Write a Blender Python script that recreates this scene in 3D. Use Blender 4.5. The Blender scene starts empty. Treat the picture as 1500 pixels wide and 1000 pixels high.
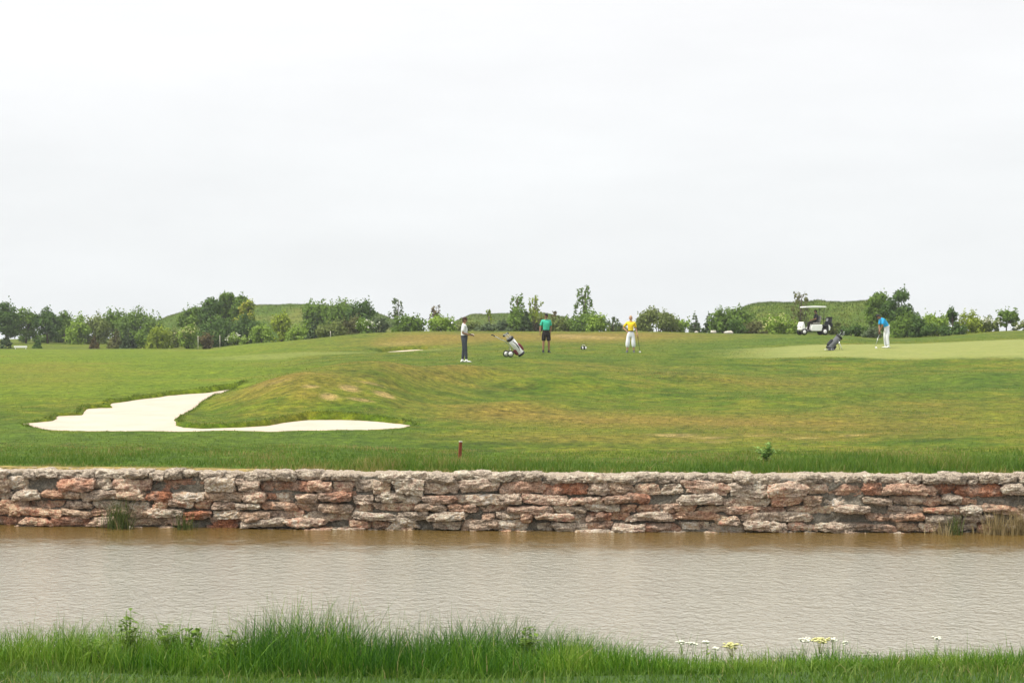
import bpy, bmesh, math, random
import numpy as np
from mathutils import Vector, Matrix, Euler

SC = bpy.context.scene
COL = SC.collection
R = math.radians
F = 2500.0            # focal length in pixels of a 1500 px wide frame
CZ = 3.30             # eye height over the pond

# ------------------------------------------------------------------ camera
cam_d = bpy.data.cameras.new("camera")
cam_d.sensor_width = 36.0
cam_d.lens = 36.0 * F / 1500.0
cam_d.shift_y = -20.0 / 1500.0
cam_d.clip_start = 0.1
cam_d.clip_end = 20000.0
cam = bpy.data.objects.new("camera", cam_d)
COL.objects.link(cam)
cam.location = (0, 0, CZ)
cam.rotation_euler = (R(90), 0, 0)
SC.camera = cam

# ------------------------------------------------------------------ world, sun, exposure
SUN_EL, SUN_AZ = R(58), R(-113)      # azimuth from +Y, clockwise towards +X
W = bpy.data.worlds.new("World")
SC.world = W
W.use_nodes = True
nt = W.node_tree
nt.nodes.clear()
out = nt.nodes.new("ShaderNodeOutputWorld")
bg = nt.nodes.new("ShaderNodeBackground")
sky = nt.nodes.new("ShaderNodeTexSky")
sky.sky_type = 'NISHITA'
sky.sun_disc = False
sky.sun_elevation = SUN_EL
sky.sun_rotation = SUN_AZ
sky.dust_density = 4.0
sky.air_density = 1.0
# thin bright overcast veil over the blue sky
tc = nt.nodes.new("ShaderNodeTexCoord")
sep = nt.nodes.new("ShaderNodeSeparateXYZ")
nt.links.new(tc.outputs["Generated"], sep.inputs[0])
ramp = nt.nodes.new("ShaderNodeValToRGB")
ramp.color_ramp.elements[0].position = 0.0
ramp.color_ramp.elements[0].color = (.655, .675, .682, 1)
e = ramp.color_ramp.elements.new(0.09); e.color = (.680, .695, .702, 1)
ramp.color_ramp.elements[-1].position = 0.5
ramp.color_ramp.elements[-1].color = (1.0, 1.0, 1.0, 1)
e = ramp.color_ramp.elements.new(0.2); e.color = (.735, .735, .742, 1)
nt.links.new(sep.outputs["Z"], ramp.inputs[0])
mapn = nt.nodes.new("ShaderNodeMapping"); mapn.inputs["Scale"].default_value = (2.2, 2.2, 9.0)
nt.links.new(tc.outputs["Generated"], mapn.inputs[0])
cn = nt.nodes.new("ShaderNodeTexNoise"); cn.inputs["Scale"].default_value = 1.6
cn.inputs["Detail"].default_value = 5.0; cn.inputs["Roughness"].default_value = .55
nt.links.new(mapn.outputs[0], cn.inputs["Vector"])
cr = nt.nodes.new("ShaderNodeMapRange")
cr.inputs["From Min"].default_value = .3; cr.inputs["From Max"].default_value = .7
cr.inputs["To Min"].default_value = 13.5; cr.inputs["To Max"].default_value = 14.9
nt.links.new(cn.outputs["Fac"], cr.inputs["Value"])
mx0 = nt.nodes.new("ShaderNodeVectorMath"); mx0.operation = 'SCALE'
nt.links.new(ramp.outputs[0], mx0.inputs[0])
nt.links.new(cr.outputs[0], mx0.inputs["Scale"])
mx = nt.nodes.new("ShaderNodeMix"); mx.data_type = 'RGBA'
mx.inputs["Factor"].default_value = .93
nt.links.new(sky.outputs[0], mx.inputs["A"])
nt.links.new(mx0.outputs[0], mx.inputs["B"])
nt.links.new(mx.outputs["Result"], bg.inputs["Color"])
bg.inputs["Strength"].default_value = 0.10
nt.links.new(bg.outputs[0], out.inputs[0])

sun_d = bpy.data.lights.new("sun", 'SUN')
sun_d.energy = 4.2
sun_d.angle = R(0.6)
sun_d.color = (1.0, .95, .86)
sun = bpy.data.objects.new("sun", sun_d)
COL.objects.link(sun)
sd = Vector((math.sin(SUN_AZ) * math.cos(SUN_EL), math.cos(SUN_AZ) * math.cos(SUN_EL), math.sin(SUN_EL)))
sun.rotation_euler = (-sd).to_track_quat('-Z', 'Y').to_euler()
sun.location = sd * 60
SC.view_settings.view_transform = 'Standard'
SC.view_settings.look = 'None'
SC.view_settings.exposure = 0.02
SC.view_settings.gamma = 1.0
SC.cycles.max_bounces = 6

# ------------------------------------------------------------------ helpers
rng = np.random.default_rng(7)
random.seed(7)

def link(o):
    COL.objects.link(o)
    return o

def tag(o, label=None, cat=None, group=None, kind=None):
    if label: o["label"] = label
    if cat: o["category"] = cat
    if group: o["group"] = group
    if kind: o["kind"] = kind
    return o

def empty(name, loc, rz=0.0, label=None, cat=None, group=None):
    o = bpy.data.objects.new(name, None)
    o.empty_display_size = .2
    o.location = loc
    o.rotation_euler = (0, 0, rz)
    link(o)
    return tag(o, label, cat, group)

def np_mesh(name, V, faces, mat=None, parent=None, attrs=None, smooth=False, cattrs=None):
    """faces: list of int arrays (n,3) / (n,4), joined in order"""
    me = bpy.data.meshes.new(name)
    V = np.asarray(V, dtype=np.float32)
    me.vertices.add(len(V))
    me.vertices.foreach_set("co", V.ravel())
    loops = np.concatenate([f.ravel() for f in faces]).astype(np.int32)
    tot = np.concatenate([np.full(len(f), f.shape[1]) for f in faces]).astype(np.int32)
    st = np.concatenate([[0], np.cumsum(tot)[:-1]]).astype(np.int32)
    me.loops.add(len(loops))
    me.loops.foreach_set("vertex_index", loops)
    me.polygons.add(len(tot))
    me.polygons.foreach_set("loop_start", st)
    me.polygons.foreach_set("loop_total", tot)
    if smooth:
        me.polygons.foreach_set("use_smooth", np.ones(len(tot), dtype=bool))
    me.update(calc_edges=True)
    me.validate()
    for k, a in (attrs or {}).items():
        at = me.attributes.new(k, 'FLOAT', 'POINT')
        at.data.foreach_set("value", np.asarray(a, dtype=np.float32))
    for k, a in (cattrs or {}).items():
        at = me.attributes.new(k, 'FLOAT_COLOR', 'POINT')
        at.data.foreach_set("color", np.asarray(a, dtype=np.float32).ravel())
    if mat: me.materials.append(mat)
    o = bpy.data.objects.new(name, me)
    link(o)
    if parent: o.parent = parent
    return o

def hash3(ix, iy, iz, s):
    h = (ix * 374761393 + iy * 668265263 + iz * 2147483647 + s * 974634721) & 0xffffffff
    h = ((h ^ (h >> 13)) * 1274126177) & 0xffffffff
    h = (h ^ (h >> 16)) & 0xffffffff
    return h / 4294967295.0

def vnoise(P, s=0):
    P = np.asarray(P, dtype=np.float64)
    I = np.floor(P).astype(np.int64)
    f = P - I
    u = f * f * (3 - 2 * f)
    r = 0
    for dx in (0, 1):
        wx = u[:, 0] if dx else 1 - u[:, 0]
        for dy in (0, 1):
            wy = u[:, 1] if dy else 1 - u[:, 1]
            for dz in (0, 1):
                wz = u[:, 2] if dz else 1 - u[:, 2]
                r = r + wx * wy * wz * hash3(I[:, 0] + dx, I[:, 1] + dy, I[:, 2] + dz, s)
    return r * 2 - 1

def fbm(P, oct=4, s=0, gain=.5):
    P = np.asarray(P, dtype=np.float64)
    a, r, t = 1.0, 0, 0
    for k in range(oct):
        r = r + a * vnoise(P * 2 ** k + 17.3 * k, s + k)
        t += a
        a *= gain
    return r / t

def smooth01(x):
    x = np.clip(x, 0, 1)
    return x * x * (3 - 2 * x)

def pchip(x, Y, xq):
    """monotone cubic along axis 0; Y (n,m)"""
    x = np.asarray(x, float); Y = np.asarray(Y, float); xq = np.clip(np.asarray(xq, float), x[0], x[-1])
    h = np.diff(x)
    d = np.diff(Y, axis=0) / h[:, None]
    m = np.zeros_like(Y)
    m[0], m[-1] = d[0], d[-1]
    for i in range(1, len(x) - 1):
        w1, w2 = 2 * h[i] + h[i - 1], h[i] + 2 * h[i - 1]
        ok = d[i - 1] * d[i] > 0
        with np.errstate(divide='ignore', invalid='ignore'):
            v = (w1 + w2) / (w1 / d[i - 1] + w2 / d[i])
        m[i] = np.where(ok, v, 0)
    i = np.clip(np.searchsorted(x, xq) - 1, 0, len(x) - 2)
    t = ((xq - x[i]) / h[i])[:, None]
    hh = h[i][:, None]
    return ((1 + 2 * t) * (1 - t) ** 2 * Y[i] + t * (1 - t) ** 2 * hh * m[i] + t * t * (3 - 2 * t) * Y[i + 1] + t * t * (t - 1) * hh * m[i + 1])

class MB:
    """collects shapes into one mesh"""
    def __init__(s): s.v, s.f, s.m = [], [], []
    def add(s, vs, fs, mi=0):
        b = len(s.v)
        s.v += [tuple(p) for p in vs]
        s.f += [tuple(b + i for i in f) for f in fs]
        s.m += [mi] * len(fs)
        return s
    def box(s, c, d, rot=None, mi=0, taper=1.0):
        x, y, z = d[0] / 2, d[1] / 2, d[2] / 2
        P = [Vector((sx * x * (taper if sz > 0 else 1), sy * y * (taper if sz > 0 else 1), sz * z)) for sz in (-1, 1) for sx, sy in ((-1, -1), (1, -1), (1, 1), (-1, 1))]
        if rot: P = [Euler(rot).to_matrix() @ p for p in P]
        P = [p + Vector(c) for p in P]
        return s.add(P, [(3, 2, 1, 0), (4, 5, 6, 7), (0, 1, 5, 4), (1, 2, 6, 5), (2, 3, 7, 6), (3, 0, 4, 7)], mi)
    def tube(s, pts, r, n=8, mi=0, cap=True):
        pts = [Vector(p) for p in pts]
        rs = r if isinstance(r, (list, tuple)) else [r] * len(pts)
        rings = []
        for i, p in enumerate(pts):
            t = (pts[min(i + 1, len(pts) - 1)] - pts[max(i - 1, 0)])
            t = t.normalized() if t.length > 1e-9 else Vector((0, 0, 1))
            a = Vector((0, 0, 1)) if abs(t.z) < .9 else Vector((1, 0, 0))
            u = t.cross(a).normalized(); w = t.cross(u)
            rings.append([p + (u * math.cos(2 * math.pi * k / n) + w * math.sin(2 * math.pi * k / n)) * rs[i] for k in range(n)])
        V = [q for rg in rings for q in rg]
        Fs = [(i * n + k, i * n + (k + 1) % n, (i + 1) * n + (k + 1) % n, (i + 1) * n + k) for i in range(len(pts) - 1) for k in range(n)]
        if cap:
            Fs.append(tuple(range(n))[::-1]); Fs.append(tuple((len(pts) - 1) * n + k for k in range(n)))
        return s.add(V, Fs, mi)
    def ball(s, c, r, nu=12, nv=8, mi=0, fn=None):
        r = r if isinstance(r, (tuple, list)) else (r, r, r)
        V, Fs = [], []
        for j in range(nv + 1):
            th = math.pi * j / nv
            for i in range(nu):
                ph = 2 * math.pi * i / nu
                d = Vector((math.sin(th) * math.cos(ph), math.sin(th) * math.sin(ph), math.cos(th)))
                k = fn(d) if fn else 1
                V.append((c[0] + d.x * r[0] * k, c[1] + d.y * r[1] * k, c[2] + d.z * r[2] * k))
        for j in range(nv):
            for i in range(nu):
                Fs.append((j * nu + i, (j + 1) * nu + i, (j + 1) * nu + (i + 1) % nu, j * nu + (i + 1) % nu))
        return s.add(V, Fs, mi)
    def prism(s, prof, y0, y1, mi=0):
        """profile of (x,z) pulled from y0 to y1"""
        n = len(prof)
        V = [(x, y0, z) for x, z in prof] + [(x, y1, z) for x, z in prof]
        Fs = [tuple(range(n)), tuple(range(2 * n - 1, n - 1, -1))] + [(i, i + n, (i + 1) % n + n, (i + 1) % n) for i in range(n)]
        return s.add(V, Fs, mi)
    def build(s, name, mat, parent=None, smooth=False, bevel=0, loc=None, rot=None):
        me = bpy.data.meshes.new(name)
        me.from_pydata(s.v, [], s.f)
        bm = bmesh.new(); bm.from_mesh(me)
        bmesh.ops.remove_doubles(bm, verts=bm.verts, dist=1e-6) if not bevel else None
        bmesh.ops.recalc_face_normals(bm, faces=bm.faces)
        bm.to_mesh(me); bm.free()
        for m in (mat if isinstance(mat, (list, tuple)) else [mat]): me.materials.append(m)
        if len(s.m) == len(me.polygons) and any(s.m):
            me.polygons.foreach_set("material_index", s.m)
        if smooth:
            for p in me.polygons: p.use_smooth = True
        o = bpy.data.objects.new(name, me); link(o)
        if parent: o.parent = parent
        if loc: o.location = loc
        if rot: o.rotation_euler = rot
        if bevel:
            b = o.modifiers.new("bevel", 'BEVEL'); b.width = bevel; b.segments = 2; b.limit_method = 'ANGLE'
        return o

# ------------------------------------------------------------------ materials
def mat_new(name):
    m = bpy.data.materials.new(name); m.use_nodes = True
    t = m.node_tree; p = t.nodes["Principled BSDF"]
    return m, t, p

def nd(t, typ, **kw):
    n = t.nodes.new(typ)
    for k, v in kw.items():
        if k in n.inputs: n.inputs[k].default_value = v
        else: setattr(n, k, v)
    return n

def noise(t, scale, detail=4, rough=.55, vec=None, dist=0):
    n = nd(t, "ShaderNodeTexNoise", Scale=scale, Detail=detail, Roughness=rough, Distortion=dist)
    if vec is not None: t.links.new(vec, n.inputs["Vector"])
    return n.outputs["Fac"]

def rmp(t, fac, stops):
    n = t.nodes.new("ShaderNodeValToRGB")
    el = n.color_ramp.elements
    while len(el) < len(stops): el.new(.5)
    for e_, (p, c) in zip(el, stops):
        e_.position = p; e_.color = (*c, 1) if len(c) == 3 else c
    t.links.new(fac, n.inputs[0])
    return n.outputs[0]

def mixc(t, fac, a, b, mode='MIX'):
    n = t.nodes.new("ShaderNodeMix"); n.data_type = 'RGBA'; n.blend_type = mode
    for k, v in (("Factor", fac), ("A", a), ("B", b)):
        if isinstance(v, (int, float)): n.inputs[k].default_value = v
        elif isinstance(v, tuple): n.inputs[k].default_value = (*v, 1)
        else: t.links.new(v, n.inputs[k])
    return n.outputs["Result"]

def mth(t, op, a, b=None, clamp=False):
    n = t.nodes.new("ShaderNodeMath"); n.operation = op; n.use_clamp = clamp
    for i, v in enumerate((a, b)):
        if v is None: continue
        if isinstance(v, (int, float)): n.inputs[i].default_value = v
        else: t.links.new(v, n.inputs[i])
    return n.outputs[0]

def attr(t, name, out_="Fac"):
    n = t.nodes.new("ShaderNodeAttribute"); n.attribute_name = name
    return n.outputs[out_]

def pos(t):
    return t.nodes.new("ShaderNodeNewGeometry").outputs["Position"]

def bump(t, p, h, strength=.5, dist=.02):
    b = nd(t, "ShaderNodeBump", Strength=strength, Distance=dist)
    t.links.new(h, b.inputs["Height"]); t.links.new(b.outputs[0], p.inputs["Normal"])

def plain(name, col, rough=.6, var=.12, scale=30, metal=0, spec=.3):
    m, t, p = mat_new(name)
    g = t.nodes.new("ShaderNodeTexCoord")
    n = noise(t, scale, 4, .6, g.outputs["Object"])
    a = tuple(c * (1 - var) for c in col); b = tuple(min(1, c * (1 + var)) for c in col)
    t.links.new(rmp(t, n, [(.3, a), (.7, b)]), p.inputs["Base Color"])
    p.inputs["Roughness"].default_value = rough
    p.inputs["Metallic"].default_value = metal
    p.inputs["Specular IOR Level"].default_value = spec
    return m

def foliage_mat(name, dark, light, trans=.28):
    m, t, p = mat_new(name)
    c = rmp(t, attr(t, "tint"), [(0, dark), (1, light)])
    n = noise(t, .9, 3, .6, pos(t))
    c = mixc(t, mth(t, 'MULTIPLY', n, .5), c, tuple((a * .7 + b * .3) * k for a, b, k in zip(dark, light, (1.35, 1.1, .9))))
    t.links.new(c, p.inputs["Base Color"])
    p.inputs["Roughness"].default_value = .65
    p.inputs["Specular IOR Level"].default_value = .15
    tr = t.nodes.new("ShaderNodeBsdfTranslucent"); t.links.new(c, tr.inputs[0])
    ms = t.nodes.new("ShaderNodeMixShader"); ms.inputs[0].default_value = trans
    t.links.new(p.outputs[0], ms.inputs[1]); t.links.new(tr.outputs[0], ms.inputs[2])
    t.links.new(ms.outputs[0], t.nodes["Material Output"].inputs[0])
    return m

M = {}
M['sand'], t, p = mat_new("bunker_sand")
n1 = noise(t, 1.2, 5, .6, pos(t)); n2 = noise(t, 14, 4, .7, pos(t))
t.links.new(mixc(t, mth(t, 'MULTIPLY', n2, .5), rmp(t, n1, [(.3, (.50, .41, .33)), (.7, (.60, .505, .42))]), (.43, .335, .26)), p.inputs["Base Color"])
p.inputs["Roughness"].default_value = .95; p.inputs["Specular IOR Level"].default_value = .1
bump(t, p, n2, .5, .04)

# lawn
M['lawn'], t, p = mat_new("lawn")
P_ = pos(t)
nA = noise(t, .16, 5, .62, P_); nB = noise(t, .8, 5, .65, P_); nC = noise(t, 5, 4, .7, P_); nD = noise(t, 26, 3, .7, P_)
nE = noise(t, .42, 5, .68, P_)
c = rmp(t, nE, [(.32, (.036, .080, .007)), (.45, (.078, .138, .010)), (.57, (.130, .172, .015)), (.72, (.190, .180, .030))])
c = mixc(t, mth(t, 'MULTIPLY', rmp(t, nB, [(.49, (0, 0, 0)), (.64, (1, 1, 1))]), .5), c, (.185, .165, .030))
lush = mth(t, 'MULTIPLY', attr(t, "lush"), mth(t, 'ADD', .65, nB), True)
c = mixc(t, lush, c, rmp(t, nB, [(.3, (.055, .112, .013)), (.7, (.098, .168, .020))]))
fair = attr(t, "fair")
c = mixc(t, fair, c, rmp(t, nA, [(.3, (.098, .175, .010)), (.55, (.145, .205, .016)), (.72, (.195, .190, .034))]))
grn = attr(t, "green")
c = mixc(t, grn, c, rmp(t, nB, [(.3, (.235, .285, .095)), (.7, (.290, .320, .125))]))
dryv = mth(t, 'MULTIPLY', attr(t, "dry"), mth(t, 'ADD', .35, mth(t, 'MULTIPLY', nB, 1.3)), True)
c = mixc(t, dryv, c, rmp(t, nC, [(.3, (.150, .120, .022)), (.7, (.255, .205, .052))]))
barev = rmp(t, mth(t, 'MULTIPLY', attr(t, "bare"), mth(t, 'ADD', -.55, mth(t, 'MULTIPLY', mth(t, 'ADD', nC, mth(t, 'ADD', nB, nD)), 1.0))), [(.30, (0, 0, 0)), (1.0, (.85, .85, .85))])
c = mixc(t, barev, c, rmp(t, nD, [(.3, (.30, .22, .10)), (.7, (.42, .33, .17))]))
c = mixc(t, 1.0, c, (.87, .83, .66), 'MULTIPLY')
ov = mth(t, 'SUBTRACT', 1.0, mth(t, 'MULTIPLY', grn, .8))
c = mixc(t, mth(t, 'MULTIPLY', ov, .8), c, rmp(t, nC, [(.28, (.15, .17, .15)), (.5, (.5, .5, .5)), (.74, (.85, .82, .74))]), 'OVERLAY')
nF = noise(t, 2.1, 4, .7, P_)
c = mixc(t, mth(t, 'MULTIPLY', ov, .65), c, rmp(t, nF, [(.30, (.18, .22, .18)), (.5, (.5, .5, .5)), (.70, (.80, .76, .66))]), 'OVERLAY')
c = mixc(t, mth(t, 'MULTIPLY', ov, .55), c, rmp(t, nD, [(.25, (.2, .2, .2)), (.5, (.5, .5, .5)), (.75, (.82, .8, .75))]), 'OVERLAY')
t.links.new(c, p.inputs["Base Color"])
p.inputs["Roughness"].default_value = .9; p.inputs["Specular IOR Level"].default_value = .12
bump(t, p, mth(t, 'ADD', nD, mth(t, 'MULTIPLY', nC, 2.0)), .7, .05)

M['bank'], t, p = mat_new("near_bank_soil")
P_ = pos(t)
t.links.new(rmp(t, noise(t, 9, 5, .7, P_), [(.3, (.026, .060, .008)), (.7, (.062, .130, .014))]), p.inputs["Base Color"])
p.inputs["Roughness"].default_value = .95
bump(t, p, noise(t, 40, 4, .7, P_), .8, .03)

# turbid pond
M['water'], t, p = mat_new("pond_water")
P_ = pos(t)
mp = nd(t, "ShaderNodeMapping"); mp.inputs["Scale"].default_value = (1.0, .8, 1.0); mp.inputs["Rotation"].default_value = (0, 0, R(18))
t.links.new(P_, mp.inputs[0])
w1 = noise(t, 6.8, 3, .6, mp.outputs[0], .5); w2 = noise(t, 20, 3, .6, mp.outputs[0], .4); w3 = noise(t, .35, 3, .5, P_)
hgt = mth(t, 'ADD', mth(t, 'MULTIPLY', w1, 1.0), mth(t, 'MULTIPLY', w2, .42))
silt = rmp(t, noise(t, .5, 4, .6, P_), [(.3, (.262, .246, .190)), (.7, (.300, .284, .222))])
wall_reflection = attr(t, "wall_reflection")          # brown reflection of the wall, painted into the water colour along its foot
wall_reflection = rmp(t, mth(t, 'ADD', wall_reflection, mth(t, 'MULTIPLY', mth(t, 'SUBTRACT', noise(t, 2.2, 4, .6, P_), .5), .7)), [(.30, (0, 0, 0)), (.62, (1, 1, 1))])
t.links.new(mixc(t, wall_reflection, silt, (.140, .088, .022)), p.inputs["Base Color"])
p.inputs["Roughness"].default_value = .08
p.inputs["IOR"].default_value = 1.38
p.inputs["Specular IOR Level"].default_value = 1.0
bump(t, p, hgt, 1.0, .046)

# stones
M['stone'], t, p = mat_new("rubble_stone")
P_ = pos(t)
n1 = noise(t, 9, 6, .78, P_); n2 = noise(t, 34, 4, .75, P_); n3 = noise(t, 3.0, 4, .6, P_)
c = mixc(t, rmp(t, n3, [(.45, (0, 0, 0)), (.62, (.75, .75, .75))]), attr(t, "stone_col", "Color"), (.36, .31, .26))
c = mixc(t, .85, c, rmp(t, n1, [(.30, (.13, .12, .115)), (.5, (.55, .54, .525)), (.68, (.97, .95, .91))]), 'OVERLAY')
c = mixc(t, .9, c, rmp(t, n2, [(.33, (.20, .19, .185)), (.5, (.53, .52, .51)), (.67, (.93, .91, .88))]), 'OVERLAY')
t.links.new(c, p.inputs["Base Color"])
p.inputs["Roughness"].default_value = .95; p.inputs["Specular IOR Level"].default_value = .1
bump(t, p, mth(t, 'ADD', n1, mth(t, 'MULTIPLY', n2, .7)), 1.0, .07)
M['mortar'], t, p = mat_new("wall_mortar")
P_ = pos(t)
n1 = noise(t, 6, 6, .7, P_); n2 = noise(t, 40, 4, .7, P_)
c = rmp(t, n1, [(.3, (.14, .13, .105)), (.55, (.24, .22, .18)), (.75, (.44, .38, .30))])
c = mixc(t, .8, c, rmp(t, n2, [(.33, (.2, .2, .2)), (.5, (.5, .5, .5)), (.67, (.85, .83, .8))]), 'OVERLAY')
c = mixc(t, attr(t, "top"), c, rmp(t, n2, [(.3, (.28, .21, .14)), (.7, (.56, .49, .40))]))
t.links.new(c, p.inputs["Base Color"])
p.inputs["Roughness"].default_value = .97; p.inputs["Specular IOR Level"].default_value = .1
bump(t, p, mth(t, 'ADD', n1, mth(t, 'MULTIPLY', n2, .6)), 1.0, .05)

def grass_mat(name, stops, trans=.3):
    m, t, p = mat_new(name)
    c = rmp(t, attr(t, "tint"), stops)
    t.links.new(c, p.inputs["Base Color"])
    p.inputs["Roughness"].default_value = .55; p.inputs["Specular IOR Level"].default_value = .25
    tr = t.nodes.new("ShaderNodeBsdfTranslucent"); t.links.new(c, tr.inputs[0])
    ms = t.nodes.new("ShaderNodeMixShader"); ms.inputs[0].default_value = trans
    t.links.new(p.outputs[0], ms.inputs[1]); t.links.new(tr.outputs[0], ms.inputs[2])
    t.links.new(ms.outputs[0], t.nodes["Material Output"].inputs[0])
    return m
M['tall'] = grass_mat("tall_grass", [(0, (.014, .064, .004)), (.38, (.046, .138, .007)), (.72, (.112, .235, .012)), (.95, (.21, .31, .04)), (1, (.42, .35, .15))])
M['short'] = grass_mat("short_grass", [(0, (.045, .110, .010)), (.6, (.098, .188, .018)), (.92, (.17, .24, .04)), (1, (.34, .30, .12))])
M['rough'] = grass_mat("rough_grass", [(0, (.042, .092, .008)), (.55, (.102, .152, .014)), (.85, (.17, .180, .028)), (1, (.32, .25, .085))])
M['strip'] = grass_mat('strip_grass', [(0, (.036, .098, .007)), (.55, (.088, .172, .012)), (.85, (.16, .21, .028)), (1, (.32, .25, .09))])
M['straw'] = grass_mat("straw", [(0, (.20, .15, .06)), (1, (.45, .36, .19))])
M['reed'] = grass_mat("reed", [(0, (.045, .075, .015)), (1, (.12, .15, .035))])
M['hillgrass'] = grass_mat("hill_grass", [(0, (.046, .086, .014)), (.6, (.098, .142, .024)), (1, (.18, .18, .05))])

M['hill'], t, p = mat_new("hill_turf")
P_ = pos(t)
nA = noise(t, .13, 5, .65, P_); nB = noise(t, .9, 5, .7, P_)
c = rmp(t, nA, [(.32, (.048, .088, .016)), (.5, (.082, .126, .022)), (.68, (.145, .150, .036))])
c = mixc(t, .6, c, rmp(t, nB, [(.25, (.2, .2, .2)), (.5, (.5, .5, .5)), (.75, (.8, .8, .75))]), 'OVERLAY')
t.links.new(c, p.inputs["Base Color"]); p.inputs["Roughness"].default_value = .95; p.inputs["Specular IOR Level"].default_value = .1
bump(t, p, nB, 1.0, .3)

M['green_stem'] = plain('green_stem', (.10, .17, .02), .7, .2, 30)
M['bark'] = plain("bark", (.10, .075, .055), .9, .3, 6)
M['white'] = plain("white_paint", (.80, .80, .78), .4, .04, 3)
M['black'] = plain("black_plastic", (.018, .018, .020), .5, .2, 8)
M['dark'] = plain("dark_cloth", (.030, .032, .040), .85, .2, 12)
M['grey'] = plain("grey_nylon", (.11, .115, .125), .7, .15, 10)
M['maroon'] = plain("maroon_nylon", (.16, .025, .035), .7, .15, 10)
M['steel'] = plain("steel", (.55, .56, .58), .3, .06, 20, 1.0)
M['rubber'] = plain("rubber", (.022, .022, .022), .8, .2, 12)
M['skin'] = plain("skin", (.42, .24, .16), .55, .08, 14)
M['tan'] = plain("tanned_skin", (.28, .15, .09), .55, .08, 14)
M['hair'] = plain("brown_hair", (.05, .025, .015), .7, .3, 40)
M['hair_pale'] = plain("pale_hair", (.42, .27, .15), .7, .2, 40)
M['black_hair'] = plain("black_hair", (.010, .010, .014), .6, .3, 40)
M['shirt_white'] = plain("white_cotton", (.72, .73, .76), .9, .05, 10)
M['shirt_teal'] = plain("teal_cotton", (.045, .44, .30), .9, .08, 10)
M['shirt_yellow'] = plain("yellow_cotton", (.78, .56, .025), .9, .08, 10)
M['shirt_blue'] = plain("bright_blue_cotton", (.025, .36, .78), .9, .08, 10)
M['trouser_white'] = plain("white_trouser", (.70, .72, .78), .9, .05, 10)
M['trouser_slate'] = plain("slate_trouser", (.040, .048, .062), .9, .15, 10)
M['short_black'] = plain("black_shorts", (.018, .014, .014), .9, .2, 10)
M['eye'] = plain("eye", (.02, .015, .01), .3, .1, 10)
M['lip'] = plain("lip", (.26, .09, .07), .5, .1, 10)
M['seat'] = plain("cream_vinyl", (.20, .19, .17), .5, .06, 8)
M['wood'] = plain("red_brown_wood", (.19, .045, .02), .85, .25, 25)
M['rock'] = plain("pale_rock", (.52, .48, .42), .95, .2, 6)
M['blossom_white'] = plain("white_blossom", (.68, .68, .56), .8, .1, 6)
M['blossom_cream'] = plain("cream_blossom", (.60, .58, .26), .8, .15, 6)
M['blossom_yellow'] = plain("yellow_blossom", (.42, .40, .06), .8, .15, 6)

FOL = {
    'green': foliage_mat("leaf_green", (0.077, 0.146, 0.024), (0.178, 0.290, 0.041)),
    'deep': foliage_mat("leaf_deep", (0.045, 0.103, 0.024), (0.117, 0.205, 0.037)),
    'blue': foliage_mat("leaf_blue_green", (0.066, 0.112, 0.055), (0.168, 0.223, 0.099)),
    'olive': foliage_mat("leaf_olive", (0.114, 0.162, 0.041), (0.225, 0.280, 0.077)),
    'yellow': foliage_mat("leaf_yellow_green", (0.152, 0.223, 0.024), (0.340, 0.424, 0.044)),
    'light': foliage_mat("leaf_light_green", (0.138, 0.235, 0.031), (0.280, 0.413, 0.059)),
    'fir': foliage_mat("needle_dark", (0.032, 0.058, 0.024), (0.080, 0.130, 0.044), .1),
    'brown': foliage_mat("leaf_brownish", (0.085, 0.102, 0.032), (0.190, 0.202, 0.068)),
    'rust': foliage_mat("leaf_rust", (0.085, 0.072, 0.029), (0.170, 0.143, 0.053)),
    'weed': foliage_mat("leaf_weed", (0.100, 0.211, 0.047), (0.358, 0.536, 0.170)),
}

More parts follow.
